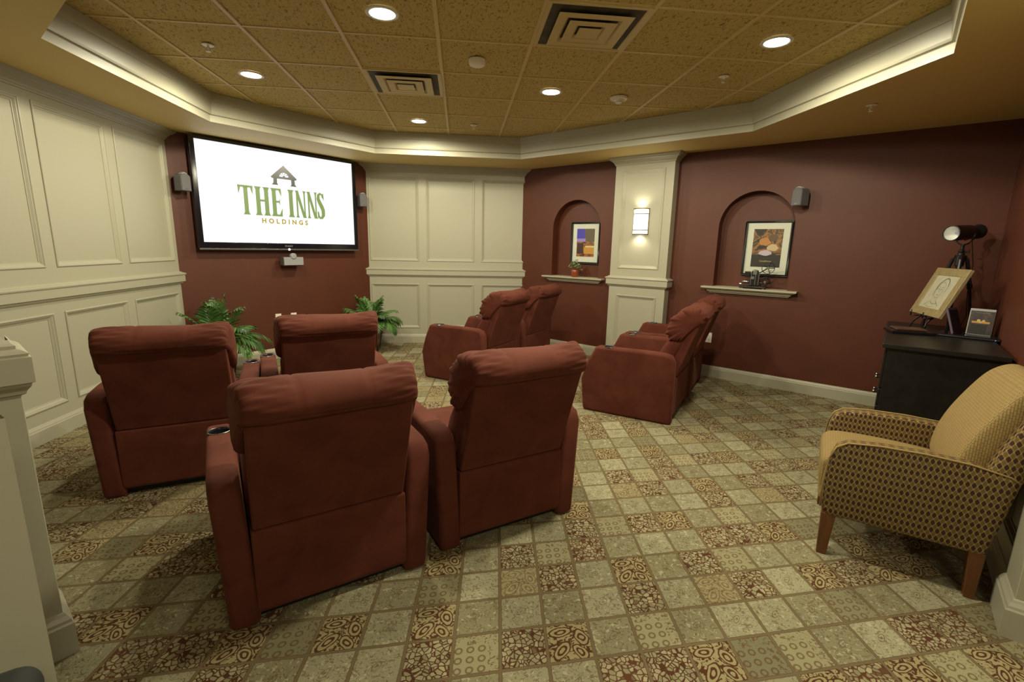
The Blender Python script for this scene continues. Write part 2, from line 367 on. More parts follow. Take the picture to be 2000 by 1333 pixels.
# floor: one mesh, each carpet tile a face with its own pattern
def build_floor():
    s = .1203*CAM_H; th = .0728; sh = -.1466
    ux, uy = math.cos(th)*s, math.sin(th)*s
    vx, vy = -math.sin(th+sh)*s, math.cos(th+sh)*s
    ox, oy = .3517*CAM_H, 1.2099*CAM_H
    rows = {-2: (-8, [4, 8, 0, 7, 4, 2, 4, 3, 8, 2, 9, 0, 7, 8, 1]), -1: (-11, [7, 5, 4, 3, 1, 3, 7, 3, 9, 7, 9, 0, 4, 7, 6, 4, 0, 3]),
            0: (-12, [4, 3, 8, 2, 5, 9, 7, 8, 1, 0, 6, 4, 7, 3, 9, 4, 2, 7, 8]), 1: (-13, [9, 7, 9, 0, 5, 2, 8, 4, 0, 3, 7, 4, 2, 5, 8, 0, 7, 5, 4, 3, 1])}
    known = {}
    for j, (i0, l) in rows.items():
        for k, t in enumerate(l): known[(i0+k, j)] = t
    rnd = random.Random(3)
    me = bpy.data.meshes.new('floor'); vs_ = []; fs = []; info = []
    I0, I1, J0, J1 = -34, 36, -26, 50; W = I1-I0+1
    for j in range(J0, J1+1):
        for i in range(I0, I1+1): vs_.append((ox+i*ux+j*vx, oy+i*uy+j*vy, 0))
    pal = {0: (.325, .305, .195), 9: (.235, .215, .125), 7: (.29, .272, .17), 8: (.245, .225, .135), 1: (.215, .20, .115), 2: (.31, .285, .165)}
    for j in range(J0, J1):
        for i in range(I0, I1):
            a = (j-J0)*W+i-I0; q = (a, a+1, a+W+1, a+W)
            c = vs_[a]
            if not (-3.6 < c[0] < 5.4 and -2.6 < c[1] < 7.7): continue
            k = (j+2)//4; key = (i-4*k, j-4*k); t = known.get(key)
            if t is None: t = random.Random(key[0]*131+key[1]*17+5).choice([0, 9, 7, 8, 1, 2, 3, 4, 5, 6, 4, 7, 3, 0])
            fs.append(q); info.append(t)
    me.from_pydata(vs_, [], fs)
    me.uv_layers.new(name='tile')
    for n in ('basecol', 'pattern', 'inkcol'): me.attributes.new(n, 'FLOAT_COLOR', 'CORNER')
    A = {n: me.attributes[n] for n in ('basecol', 'pattern', 'inkcol')}; uvl = me.uv_layers['tile']
    for p, t in zip(me.polygons, info):
        j = rnd.uniform(.92, 1.08)
        b = pal.get(t, (.30, .27, .15)); b = (b[0]*j, b[1]*j, b[2]*j, 1)
        pt = (1, 0, 0, 1) if t in (4, 5) else (0, 1, 0, 1) if t == 3 else (0, .55, 0, 1) if t == 6 else (0, 0, 1, 1) if t in (2, 1) else (0, 0, 0, 1)
        ik = {4: (.09, .036, .017), 5: (.11, .045, .022), 3: (.09, .036, .016), 6: (.13, .06, .028)}.get(t, (.115, .075, .038))+(1,)
        for k, li in enumerate(p.loop_indices):
            uvl.data[li].uv = ((0, 0), (1, 0), (1, 1), (0, 1))[k]
            A['basecol'].data[li].color = b; A['pattern'].data[li].color = pt; A['inkcol'].data[li].color = ik
    me.materials.append(CARPET)
    o = bpy.data.objects.new('floor', me); COL.objects.link(o); struct(o)
build_floor()

# left wall (panelled)
wl = WF((-2.94, -2.2), (-2.94, 5.40)); off = 2.2
cl = [(p+off, p+off+.685) for p in (-1.63+.0, -.85, -.07, .71, 1.49, 2.27, 3.055, 3.835, 4.617)]
panel_wall(wl, wl.L, cl, [(.222, .89), (1.215, 2.352)], 0, SZ, name='wall_left')
run(wl, 0, wl.L, RAIL, 'trim_1', ret=(False, True)); run(wl, 0, wl.L, BASE, 'baseboard_left', ret=(False, True)); run(wl, 0, wl.L, CROWN, 'trim_2', ret=(False, True))
# screen wall (red, 45 degrees)
wt = WF((-3.0, 5.30), (-1.27, 7.03))
mb = MB(); mb.prism([(0, 0), (wt.L, 0), (wt.L, -.08), (0, -.08)], lambda a, o, z: wt(a, o, z), 0, SZ); struct(mb.build('wall_back_left', REDW))
run(wt, .06, wt.L-.04, BASE, 'baseboard_back_left', ret=False)
# back wall (panelled)
wb = WF((-1.372, 7.0), (1.052, 7.0)); cb = [(.096, .776), (.882, 1.562), (1.664, 2.342)]
panel_wall(wb, wb.L, cb, [(.222, .872), (1.196, 2.345)], 0, SZ, name='wall_back')
run(wb, 0, wb.L, RAIL, 'trim_3'); run(wb, 0, wb.L, BASE, 'baseboard_back'); run(wb, 0, wb.L, CROWN, 'trim_4')
# red wall with two arched niches (45 degrees): local s along the wall from (0,7.9)
wr = WF((0, 7.9), (4.39, 3.51)); NH = .368; NZ0 = 1.045; NSP = 1.687; ND = .13; NC = (2.160, 4.352)
mb = MB(); L0, L1 = 1.2, wr.L
def arch(c, n=24): return [(c-NH*math.cos(PI*k/n), NSP+NH*math.sin(PI*k/n)) for k in range(n+1)]
cuts = [L0]
for c in NC: cuts += [c-NH, c+NH]
cuts.append(L1)
q4 = lambda pts: mb.add([wr(*p) for p in pts], [tuple(range(len(pts)))])
for a, b in ((cuts[0], cuts[1]), (cuts[2], cuts[3]), (cuts[4], cuts[5])): q4([(a, 0, 0), (b, 0, 0), (b, 0, SZ), (a, 0, SZ)])
for c in NC:
    q4([(c-NH, 0, 0), (c+NH, 0, 0), (c+NH, 0, NZ0), (c-NH, 0, NZ0)])
    ar = arch(c)
    for (s1, z1), (s2, z2) in zip(ar, ar[1:]): q4([(s1, 0, z1), (s2, 0, z2), (s2, 0, SZ), (s1, 0, SZ)])
    loop = [(c-NH, NZ0)]+ar+[(c+NH, NZ0)]
    for k in range(len(loop)):
        (s1, z1), (s2, z2) = loop[k], loop[(k+1) % len(loop)]; q4([(s1, 0, z1), (s2, 0, z2), (s2, -ND, z2), (s1, -ND, z1)])
    q4([(s, -ND, z) for s, z in loop])
q4([(L0, -.3, 0), (L1, -.3, 0), (L1, -.3, SZ), (L0, -.3, SZ)])
struct(mb.build('wall_back_right', REDW, recalc=False))
# column (panelled) on the red wall
CS0, CS1 = 2.765, 3.487; cp = .127
wc = WF(wr(CS0, cp, 0)[:2], wr(CS1, cp, 0)[:2]); CLn = wc.L
panel_wall(wc, CLn, [(.10, CLn-.10)], [(.222, .872), (1.196, 2.345)], 0, SZ, thick=cp, name='wall_column')
run(wc, 0, CLn, RAIL, 'trim_5', back=cp-.002); run(wc, 0, CLn, BASE, 'trim_6', back=cp-.002); run(wc, 0, CLn, CROWN, 'trim_7', back=cp-.002)
run(wr, 1.30, CS0-.02, BASE, 'baseboard_back_right', ret=False); run(wr, CS1+.02, L1-.02, BASE, 'baseboard_right', ret=False)
# right wall: red part then the cream panelled part ending in a pilaster
w5 = WF((4.39, 3.51), (2.46, 1.58))
mb = MB(); mb.prism([(0, 0), (w5.L, 0), (w5.L, -.14), (0, -.14)], lambda a, o, z: w5(a, o, z), 0, SZ); struct(mb.build('wall_right', REDW))
run(w5, .03, w5.L-.1, BASE, 'trim_8', ret=False)
w6 = WF((2.56, 1.796), (2.20, 1.436)); 
panel_wall(w6, w6.L, [(.09, .42)], [(.235, .88), (1.196, 2.345)], 0, SZ, thick=.2, name='wall_right_panelled')
run(w6, 0, w6.L-.02, RAIL, 'trim_9', ret=(True, False)); run(w6, 0, w6.L-.02, BASE, 'trim_10', ret=(True, False))
w7 = WF((2.235, 1.501), (2.098, 1.364)); 
mb = MB(); mb.prism([(0, 0), (w7.L, 0), (w7.L, -.24), (0, -.24)], lambda a, o, z: w7(a, o, z), 0, SZ); struct(mb.build('wall_pilaster', CREAM, bevel=.003))
run(w7, 0, w7.L, PIL_BASE, 'trim_11', back=.22); run(w7, 0, w7.L, [(o, z+.01) for o, z in RAIL], 'trim_12', back=.22)
# left half wall with a cap, parallel to the right one; room-corner end near (-1.36,1.57)
w8 = WF((-2.92, .03), (-1.372, 1.578)); HW = .20
mb = MB(); mb.prism([(0, 0), (w8.L, 0), (w8.L, -HW), (0, -HW)], lambda a, o, z: w8(a, o, z), 0, 1.05); struct(mb.build('wall_half_left', CREAM, bevel=.003))
run(w8, 0, w8.L, PIL_BASE, 'trim_13', ret=(False, True), back=HW+.02)
CAP = [(0, .945), (.010, .95), (.014, .962), (.024, .975), (.026, .985), (.034, .988), (.034, 1.068), (.028, 1.072), (.030, 1.080), (.020, 1.088), (.006, 1.094), (.006, 1.104), (-.02, 1.108), (-.10, 1.108)]
run(w8, 0, w8.L, CAP, 'trim_14', ret=(False, True), back=HW)
mb = MB(); mb.prism([(0, -.02), (w8.L-.01, -.02), (w8.L-.01, -HW+.01), (0, -HW+.01)], lambda a, o, z: w8(a, o, z), 1.04, 1.1075); struct(mb.build('trim_15', CREAM))
# cream panelled pilaster closer to the camera at the left edge
w9 = WF((-1.82, .20), (-1.055, 1.162))
panel_wall(w9, w9.L, [(.06, .52), (.66, w9.L-.095)], [(.2, .94)], 0, 1.02, thick=.04, name='wall_half_front')
# hall behind the camera
mb = MB()
mb.box(-3.02, 5.0, -2.28, -2.2, 0, SZ); struct(mb.build('wall_near', CREAM))
mb = MB(); mb.box(4.6, 4.68, -2.2, 3.5, 0, SZ); struct(mb.build('wall_hall', CREAM))

# soffit with the polygonal opening
OPEN = [(-2.29, 3.13), (-2.29, 4.93), (-1.035, 6.19), (.742, 6.19), (2.625, 4.325), (2.625, 2.53), (1.595, 1.5), (-.66, 1.5)]
bm = bmesh.new()
outer = [(-3.1, -2.3), (5.0, -2.3), (5.0, 7.3), (-3.1, 7.3)]
es = []
for loop in (outer, OPEN):
    vv = [bm.verts.new((x, y, SZ)) for x, y in loop]; es += [bm.edges.new((vv[i], vv[(i+1) % len(vv)])) for i in range(len(vv))]
bmesh.ops.triangle_fill(bm, use_beauty=True, use_dissolve=True, edges=es)
me = bpy.data.meshes.new('ceiling_soffit'); bm.to_mesh(me); bm.free(); me.materials.append(SOFFIT)
o = bpy.data.objects.new('ceiling_soffit', me); COL.objects.link(o); struct(o)
TRAY = [(.0, 2.556), (.004, 2.560), (.018, 2.563), (.020, 2.570), (.022, 2.578), (.030, 2.665), (.034, 2.668), (.036, 2.676), (.040, 2.70), (.046, 2.744), (-.05, 2.744), (-.05, 2.505), (0, 2.5005)]
n = len(OPEN); rings = []
for i in range(n):
    p = Vector(OPEN[i]); a = (Vector(OPEN[i-1])-p).normalized(); b = (Vector(OPEN[(i+1) % n])-p).normalized()
    bis = (a+b).normalized(); k = 1/math.sqrt(max(1e-6, (1-a.dot(b))/2))
    rings.append([Vector((p.x+bis.x*o_*k, p.y+bis.y*o_*k, z)) for o_, z in TRAY])
mb = MB(); rings.append(rings[0]); mb.loft(rings, caps=False); struct(mb.build('trim_16', CREAM))
# tiled ceiling with its metal grid
mb = MB(); mb.box(-2.4, 2.8, 1.4, 6.3, CZ+.004, CZ+.03, 0)
gx0, gy0, T = -.147, 2.821, .6096
for k in range(-4, 6):
    x = gx0+k*T
    if -2.3 < x < 2.7: mb.box(x-.012, x+.012, 1.45, 6.22, CZ-.003, CZ+.006, 1)
for k in range(-3, 7):
    y = gy0+k*T
    if 1.4 < y < 6.25: mb.box(-2.32, 2.65, y-.009, y+.009, CZ-.0015, CZ+.006, 1)
struct(mb.build('ceiling', [TILE, TBAR]))

# ------------------------------------------------------------------ ceiling fixtures
TRIMW = simple('lamp_trim_white', (.75, .73, .66, 1), .4)
LAB = ['round recessed downlight nearest the camera, left of the big ceiling vent', 'round recessed downlight at the right of the tiled ceiling, brightest of all',
       'round recessed downlight at the far left of the ceiling, before the screen', 'round recessed downlight between the two smoke detectors',
       'round recessed downlight farthest back, just behind the small vent', 'round recessed downlight over the viewer, above the front row']
t0 = thing('ceiling_light', (DOWN[0][0], DOWN[0][1], CZ-.002), 0, LAB[0], 'ceiling light', 'recessed downlights in the tiled ceiling')
mb = MB(); mb.lathe([(.072, .002), (.094, .001), (.096, -.004), (.090, -.007), (.076, -.007), (.072, -.003)], 36, caps=False); mb.build('trim_ring', TRIMW, t0, smooth=True)
mb = MB(); mb.lathe([(.0005, -.006), (.04, -.006), (.073, -.004)], 36, caps=False); mb.build('lens', GLOW, t0)
for (x, y), l in list(zip(DOWN, LAB))[1:]:
    c = copy_tree(t0); c.location = (x, y, CZ-.002); c['label'] = l

def vent(x, y, label):
    t = thing('air_vent', (x, y, CZ-.002), 0, label, 'air vent', 'square air diffusers in the ceiling')
    mb = MB(); h = .295
    def ring(h1, z1, h2, z2):
        mb.loft([[Vector((a*hh, b*hh, zz)) for a, b in ((-1, -1), (1, -1), (1, 1), (-1, 1))] for hh, zz in ((h1, z1), (h2, z2))], caps=False)
    ring(.297, 0, .297, -.006); ring(.297, -.006, .278, -.006); ring(.278, -.006, .268, .0)
    mb.build('face_frame', TBARV, t, bevel=0)
    mb = MB(); mb.box(-.275, .275, -.275, .275, .0005, .0015); mb.build('dark_throat', THROAT, t)
    for hh, z in ((.218, -.020), (.142, -.026)):
        mb = MB()
        a, b = hh, hh-.052
        rr = [[Vector((p*q, r*q, zz)) for p, r in ((-1, -1), (1, -1), (1, 1), (-1, 1))] for q, zz in ((a, z), (b, z-.001), (b-.02, z+.018), (b-.016, z+.019), (b+.002, z+.003), (a, z+.003))]
        rr.append(rr[0]); mb.loft(rr, caps=False); mb.build('louvre', TBARV, t, bevel=.002)
    mb = MB(); mb.box(-.068, .068, -.068, .068, -.031, -.027); mb.build('centre_plate', TBARV, t, bevel=.004)
THROAT = simple('shaded_dusty_throat', (.055, .045, .028, 1), .7, var=.5, varscale=9)  # dark base colour paints the shade between louvres; mottling is dirt
TBARV = simple('beige_vent_metal', (.60, .47, .22, 1), .45)
vent(.767, 3.125, 'large beige square air vent, nearest the camera at the top')
vent(-.452, 4.345, 'smaller looking beige square air vent behind the left front downlight')
t = thing('smoke_detector', (.115, 3.73, CZ-.002), 0, 'plain round white detector in the middle of the tiled ceiling', 'smoke detector')
mb = MB(); mb.lathe([(.001, -.042), (.045, -.042), (.056, -.036), (.060, -.02), (.060, 0), (.001, 0)], 32); mb.build('housing', WHITEP, t, smooth=False, bevel=.003)
t = thing('smoke_detector', (1.383, 4.39, CZ-.002), 0, 'white domed smoke detector with a dark sensor slot, nearer the red wall', 'smoke detector')
mb = MB(); mb.lathe([(.001, -.022), (.068, -.022), (.074, -.016), (.074, 0), (.001, 0)], 32); mb.build('base', WHITEP, t, bevel=.003)
mb = MB(); mb.lathe([(.001, -.052), (.026, -.050), (.036, -.034), (.052, -.021), (.001, -.021)], 32); mb.build('sensor_dome', WHITEP, t, smooth=True)
mb = MB(); mb.lathe([(.0265, -.047), (.034, -.0385)], 16, caps=False); mb.build('sensor_slot', DARKC, t)
SPR = [(-1.718, 3.77, CZ, 'sprinkler head with round white plate at the left of the tiled ceiling'), (1.996, 3.754, CZ, 'sprinkler head just below the brightest right downlight'),
       (.138, 5.621, CZ, 'small sprinkler head at the far back of the tiled ceiling'), (2.972, 3.424, SZ, 'sprinkler head on the khaki soffit above the bare red wall')]
s0 = None
for x, y, z, l in SPR:
    if s0 is None:
        s0 = thing('sprinkler_head', (x, y, z-.002), 0, l, 'sprinkler', 'ceiling sprinkler heads')
        mb = MB(); mb.lathe([(.001, 0), (.036, 0), (.038, -.003), (.030, -.006), (.001, -.006)], 24); mb.build('escutcheon', WHITEP, s0)
        mb = MB(); mb.tube([(0, 0, -.004), (0, 0, -.022)], .008); mb.tube([(.008, 0, -.016), (.014, 0, -.028), (.003, 0, -.042)], .0025); mb.tube([(-.008, 0, -.016), (-.014, 0, -.028), (-.003, 0, -.042)], .0025)
        mb.build('frame', WHITEP, s0, smooth=True)
        mb = MB(); mb.lathe([(.001, -.042), (.015, -.042), (.015, -.044), (.001, -.044)], 16); mb.build('deflector', WHITEP, s0)
    else:
        c = copy_tree(s0); c.location = (x, y, z-.002); c['label'] = l

# ------------------------------------------------------------------ recliners
def arm_mesh(v0, v1):
    prof = [(0, 0), (.772, 0), (.797, .29), (.738, .46), (.676, .588), (.645, .602), (.45, .601), (.25, .606), (.09, .603), (.03, .585), (0, .53)]
    fl = -.03 if v0 == 0 else .03       # arms lean outwards a little towards the top
    mb = MB(); mb.prism(prof, lambda u, z, v: (v+fl*z/.6, u, z), v0, v1)
    o = mb.build('tmp', VELVET, bevel=.026, seg=5, ang=40)
    for m_ in list(o.modifiers):
        if m_.type != 'BEVEL': o.modifiers.remove(m_)
    o.modifiers['bevel'].limit_method = 'ANGLE'; o.modifiers['bevel'].angle_limit = math.radians(48)
    cm = MB(); M = Matrix.Translation(((v0+v1)/2+fl, .562, 0)); cm.lathe([(.041, .55), (.041, .65)], 32, M=M); c = cm.build('tmpc', VELVET)
    b = o.modifiers.new('b', 'BOOLEAN'); b.operation = 'DIFFERENCE'; b.object = c; b.solver = 'EXACT'
    bpy.context.view_layer.update(); dg = bpy.context.evaluated_depsgraph_get()
    me = bpy.data.meshes.new_from_object(o.evaluated_get(dg)); me.name = 'arm'
    bpy.data.objects.remove(o); bpy.data.objects.remove(c)
    for p in me.polygons: p.use_smooth = True
    me.materials.clear(); me.materials.append(VELVET)
    return me
def spline(pts, n):     # closed catmull-rom through 2D points
    out = []; m_ = len(pts); per = max(2, n//m_)
    for i in range(m_):
        p0, p1, p2, p3 = (Vector(pts[(i+k-1) % m_]) for k in range(4))
        for k in range(per):
            t_ = k/per; out.append(.5*((2*p1)+(p2-p0)*t_+(2*p0-5*p1+4*p2-p3)*t_**2+(3*p1-p0-3*p2+p3)*t_**3))
    return out
def cushion(prof, v0, v1, rows=30, p=7, wr=0, seams=(), seed=0, flat=False, n=56, sag=0, tuft=(), cen=None, widen=0):
    """soft body: closed (u,z) profile swept across v with rounded ends, seams and end gathers"""
    P = spline(prof, n); c = Vector(cen) if cen else sum(P, Vector((0, 0)))/len(P); rings = []; rnd = random.Random(seed)
    ph = [rnd.uniform(0, 6.3) for _ in range(6)]; L = v1-v0
    for k in range(rows+1):
        t_ = k/rows; x = .5-.5*math.cos(PI*t_); x = .5*x+.5*t_
        q = abs(2*x-1); s = (1-q**p)**(1/p) if q < 1 else 0.0
        s = max(s, .0); s = .55+.45*s if k in (0, rows) else .35+.65*s if s < .5 else s
        v = v0+L*x; ring = []
        for i, pt in enumerate(P):
            d = pt-c; r = s
            if wr:
                e = max(0, (q-.35)/.65)
                a_ = i/len(P)*2*PI
                r += wr*e*(math.sin(9*a_+ph[0]+9*x)+.8*math.sin(16*a_+ph[1]-14*x)+.7*math.sin(27*a_+ph[2]+20*x))*.5
                r += wr*.35*math.sin(3*a_+ph[3]+8*x)
            for se in seams: r -= .035*math.exp(-((x-se)/.008)**2)
            pt2 = c+d*r
            z = pt2.y-(sag*(1-(2*x-1)**2) if pt.y > c.y else 0)
            for tu, tv in tuft:
                if pt.y > c.y: z -= .012*math.exp(-(((pt2.x-tu)/.03)**2+((v-tv)/.03)**2))
            wd_ = widen*(2*x-1)*min(1, max(0, (pt2.x+.17)/.14)); ring.append(Vector((v+wd_, pt2.x, z)))
        rings.append(ring)
    mb = MB(); mb.loft(rings); return mb
def make_recliner(label, group):
    W = .77; aw = .105
    t = thing('recliner', (0, 0, 0), 0, label, 'recliner', group)
    for v0 in (0, W-aw):
        a = bpy.data.objects.new('arm', arm_mesh(v0, v0+aw)); COL.objects.link(a); a.parent = t
        M = Matrix.Translation((v0+aw/2+(-.03 if v0 == 0 else .03), .562, 0))
        mb = MB(); mb.lathe([(.046, .600), (.0465, .603), (.043, .605), (.0395, .602), (.038, .59), (.036, .556), (.001, .554)], 36, M=M, caps=False); h = mb.build('cup_holder', CUPM, a, smooth=True)
        mb = MB(); mb.lathe([(.045, .600), (.0475, .603), (.0455, .6045), (.0435, .6045), (.0425, .602)], 36, M=M, caps=False); mb.build('steel_rim', CHROME, h, smooth=True)
    i0, i1 = aw-.012, W-aw+.012
    mb = MB(); mb.prism([(.012, .045), (.66, .045), (.66, .30), (.20, .34), (.008, .393), (-.002, .385), (.004, .07)], lambda u, z, v: (v, u, z), i0, i1); mb.build('base_panel', VELVET, t, bevel=.008)
    mb = MB(); mb.box(aw-.01, W-aw+.01, .06, .70, .0, .05); mb.build('glide_base', BLACKM, t)
    # reclined shell
    mb = MB(); sh = [(.004, .393), (-.05, .555), (-.105, .72), (-.152, .862), (-.135, .90), (-.02, .90), (.035, .68), (.10, .48), (.10, .40)]
    mb.prism(sh, lambda u, z, v: (v, u, z), i0+.006, i1-.006); mb.build('back_shell', VELVET, t, bevel=.010, ang=50)
    cushion([(.06, .44), (.0, .60), (-.04, .72), (.04, .73), (.10, .69), (.155, .60), (.185, .50), (.17, .44)], i0-.004, i1+.004, p=8, wr=.03, seed=2).build('back_cushion', VELVET, t, smooth=True)
    cushion([(.100, .715), (.112, .79), (.092, .875), (.035, .945), (-.035, .982), (-.10, .982), (-.16, .958), (-.192, .915), (-.178, .862), (-.150, .848), (-.09, .80), (.0, .70), (.055, .682)], i0-.002, i1+.002, cen=(-.12, .875), widen=.030, rows=64, p=8, wr=.085, seams=(.3, .7), seed=5, n=110, sag=.008).build('head_pillow', VELVET, t, smooth=True)
    cushion([(.10, .34), (.10, .43), (.20, .465), (.40, .475), (.60, .475), (.70, .455), (.72, .40), (.68, .35), (.40, .33)], i0-.003, i1+.003, rows=44, p=9, wr=.008, seed=4, n=80, tuft=[(.35, .28), (.35, .49), (.5, .28), (.5, .49)]).build('seat_cushion', VELVET, t, smooth=True)
    cushion([(.66, .12), (.66, .40), (.72, .448), (.79, .43), (.828, .38), (.815, .30), (.80, .20), (.79, .12), (.72, .10)], i0-.003, i1+.003, rows=40, p=8, wr=.015, seed=6, n=70).build('footrest', VELVET, t, smooth=True)
    return t
CUPM = simple('cup_liner', (.02, .02, .03, 1), .22, .3)
CH = [(-.845, 1.60, 26, 'oxblood velvet recliner nearest the camera, left chair of the front pair', 'front pair of recliners'),
      (-.09, 2.02, 24, 'recliner with the brightest lit orange-brown head pillow, right chair of the nearest pair', 'front pair of recliners'),
      (-1.975, 2.625, 20, 'oxblood recliner by the left panelled wall, in front of the left palm', 'left pair of recliners'),
      (-1.24, 3.075, 22, 'recliner seen from behind below the screen, directly under the wall outlets', 'left pair of recliners'),
      (.225, 4.687, 54.5, 'recliner turned sideways in the middle, nearer one of the back pair', 'back pair of recliners'),
      (.73, 5.43, 54.5, 'recliner turned sideways farthest back, beside the small niche wall', 'back pair of recliners'),
      (1.72, 3.55, 54.5, 'recliner seen from its side with large flat arm facing, right of the front pair', 'right pair of recliners'),
      (2.235, 4.265, 54.5, 'recliner mostly hidden behind the side-on right one, beside the red wall outlet', 'right pair of recliners')]
r0 = None
for x, y, a, l, g in CH:
    if r0 is None: r0 = make_recliner(l, g); c = r0
    else: c = copy_tree(r0)
    c.location = (x, y, 0); c.rotation_euler = (0, 0, math.radians(a)); c['label'] = l; c['group'] = g

# ------------------------------------------------------------------ television
SCREEN = simple('lit_screen', (0, 0, 0, 1), .2, emit=(.98, .98, 1, 1), es=1.22)
tvA = Vector((-2.8, 5.36, 0)); tt = Vector((R2, R2, 0)); tn = Vector((R2, -R2, 0))
tv = thing('television', tuple(tvA+tt*1.03+Vector((0, 0, 1.33))), PI/4, 'large flat television showing a white slide with a green logo', 'television')
# local: x along the wall, -y towards the room, z up; screen plane at y=0
hw = .955
mb = MB(); mb.box(-hw, hw, .004, .05, 0, 1.148); mb.build('casing', BLACKP, tv, bevel=.006)
mb = MB()
for b in ((-hw, hw, -.012, .006, 1.118, 1.150), (-hw, hw, -.012, .006, 0, .082), (-hw, -.905, -.012, .006, .07, 1.13), (.905, hw, -.012, .006, .07, 1.13)): mb.box(*b)
mb.build('bezel', BLACKP, tv, bevel=.004)
mb = MB(); mb.box(-.906, .906, -.002, .003, .081, 1.119); scr = mb.build('screen', SCREEN, tv)
mb = MB(); mb.box(-hw, hw, -.016, -.010, .0, .018); mb.build('lower_trim', simple('tv_silver', (.25, .25, .27, 1), .25, .8), tv, bevel=.002)
GREEN = simple('screen_green', (0, 0, 0, 1), .3, emit=lin(137, 160, 92), es=1.09); SLATE = simple('screen_slate', (0, 0, 0, 1), .3, emit=lin(85, 87, 76), es=1.09); OCHRE = simple('screen_ochre', (0, 0, 0, 1), .3, emit=lin(186, 160, 48), es=1.09)
WHITEE = SCREEN
def flat(mb, poly, y): mb.add([(x, y, z) for x, z in poly], [tuple(range(len(poly)))])
ox = -1.03   # slide coords: s measured like the wall, z - 1.33
def S(s, z): return (s+ox, z-1.33)
mb = MB()
u_ = 1.025/790; s00 = .505; zT, zB = 2.038, 1.722; H = zT-zB
def letters():
    P = []
    def stem(x, w, a=0, b=1, fl=14):   # flared stem in letter units
        k = fl; P.append([(x, b), (x+w, b), (x+w, a), (x, a)])
        for yy, dr in ((b, -1), (a, 1)):
            P.append([(x-k, yy), (x+w+k, yy), (x+w+k*.35, yy+dr*.045), (x+w, yy+dr*.11), (x, yy+dr*.11), (x-k*.35, yy+dr*.045)])
    def quad(*q): P.append(list(q))
    # T
    stem(46, 34, fl=14); quad((0, 1), (125, 1), (123, .93), (2, .93)); quad((0, 1), (24, .95), (14, .80), (4, .70)); quad((125, 1), (121, .70), (111, .80), (101, .95))
    # H
    stem(146, 36); stem(218, 36); quad((182, .56), (218, .56), (218, .49), (182, .49))
    # E
    stem(285, 36); quad((321, 1), (368, 1), (364, .93), (321, .93)); quad((368, 1), (370, .72), (362, .78), (345, .94)); quad((321, .56), (345, .56), (345, .49), (321, .49)); quad((345, .56), (354, .63), (354, .40), (345, .49))
    quad((321, 0), (370, 0), (366, .07), (321, .07)); quad((370, 0), (373, .30), (363, .22), (346, .06))
    # I
    stem(438, 36)
    # N x2
    for o_ in (500, 612):
        stem(o_+6, 16, fl=10); stem(o_+78, 14, 0.0, 1, fl=10); quad((o_+0, 1), (o_+28, 1), (o_+92, 0), (o_+66, 0))
    # S
    pts = [(772, .80), (764, .93), (744, .97), (727, .90), (724, .76), (738, .62), (756, .48), (770, .33), (770, .14), (754, .04), (736, .03), (722, .12), (718, .27)]
    wd = [8, 9, 11, 14, 17, 19, 20, 19, 17, 13, 11, 9, 8]
    L_ = []; R_ = []
    for k in range(len(pts)):
        a = Vector(pts[max(k-1, 0)]); b = Vector(pts[min(k+1, len(pts)-1)]); d = Vector(((b.x-a.x), (b.y-a.y)*243)); d.normalize(); nn = Vector((-d.y, d.x))
        p = Vector((pts[k][0], pts[k][1]*243)); L_.append(p+nn*wd[k]); R_.append(p-nn*wd[k])
    for k in range(len(pts)-1): P.append([(q.x, q.y/243) for q in (L_[k], L_[k+1], R_[k+1], R_[k])])
    quad((778, 1), (783, .70), (776, .74), (762, .92)); quad((712, 0), (712, .31), (718, .27), (730, .08))
    return P
for poly in letters(): flat(mb, [S(s00+x*u_, zB+y*H) for x, y in poly], -.0035)
mb.build('slide_title', GREEN, scr, recalc=False)
mb = MB()
cx = 1.031
def E_(pts): return [S(cx+a, z) for a, z in pts]
flat(mb, E_([(0, 2.305), (.155, 2.165), (.140, 2.150), (-.140, 2.150), (-.155, 2.165)]), -.0035)
for sg in (-1, 1):
    pl = [(sg*.125, 2.155), (sg*.082, 2.155), (sg*.085, 2.10), (sg*.072, 2.078), (sg*.148, 2.078), (sg*.128, 2.10)]
    flat(mb, E_(pl), -.0035)
mb.build('slide_gable', SLATE, scr, recalc=False)
mb = MB()
for k in range(5):
    a0 = PI*(k+.12)/5; a1 = PI*(k+.88)/5
    flat(mb, E_([(.016*math.cos(a0), 2.172+.016*math.sin(a0)), (.055*math.cos(a0), 2.172+.052*math.sin(a0)), (.055*math.cos(a1), 2.172+.052*math.sin(a1)), (.016*math.cos(a1), 2.172+.016*math.sin(a1))]), -.0042)
mb.build('slide_fan_window', WHITEE, scr, recalc=False)
def text(body, size, mat, name, parent, loc, rot, spacing=1.0, align='CENTER', sx=1.0, ext=0.0, off_=0.0):
    c = bpy.data.curves.new(name, 'FONT'); c.body = body; c.size = size; c.align_x = align; c.space_character = spacing; c.extrude = ext; c.offset = off_
    o = bpy.data.objects.new('tmp', c); COL.objects.link(o); bpy.context.view_layer.update()
    me = bpy.data.meshes.new_from_object(o.evaluated_get(bpy.context.evaluated_depsgraph_get())); bpy.data.objects.remove(o)
    me.materials.clear(); me.materials.append(mat)
    for v in me.vertices: v.co.x *= sx
    q = bpy.data.objects.new(name, me); COL.objects.link(q); q.parent = parent; q.location = loc; q.rotation_euler = rot; return q
text('HOLDINGS', .072, OCHRE, 'slide_subtitle', scr, (1.015+ox, -.0036, 1.640-1.33), (PI/2, 0, 0), 1.75, off_=.003)
text('SHARP', .028, LGREY, 'maker_name', tv, (0, -.0125, .040), (PI/2, 0, 0), 1.2)
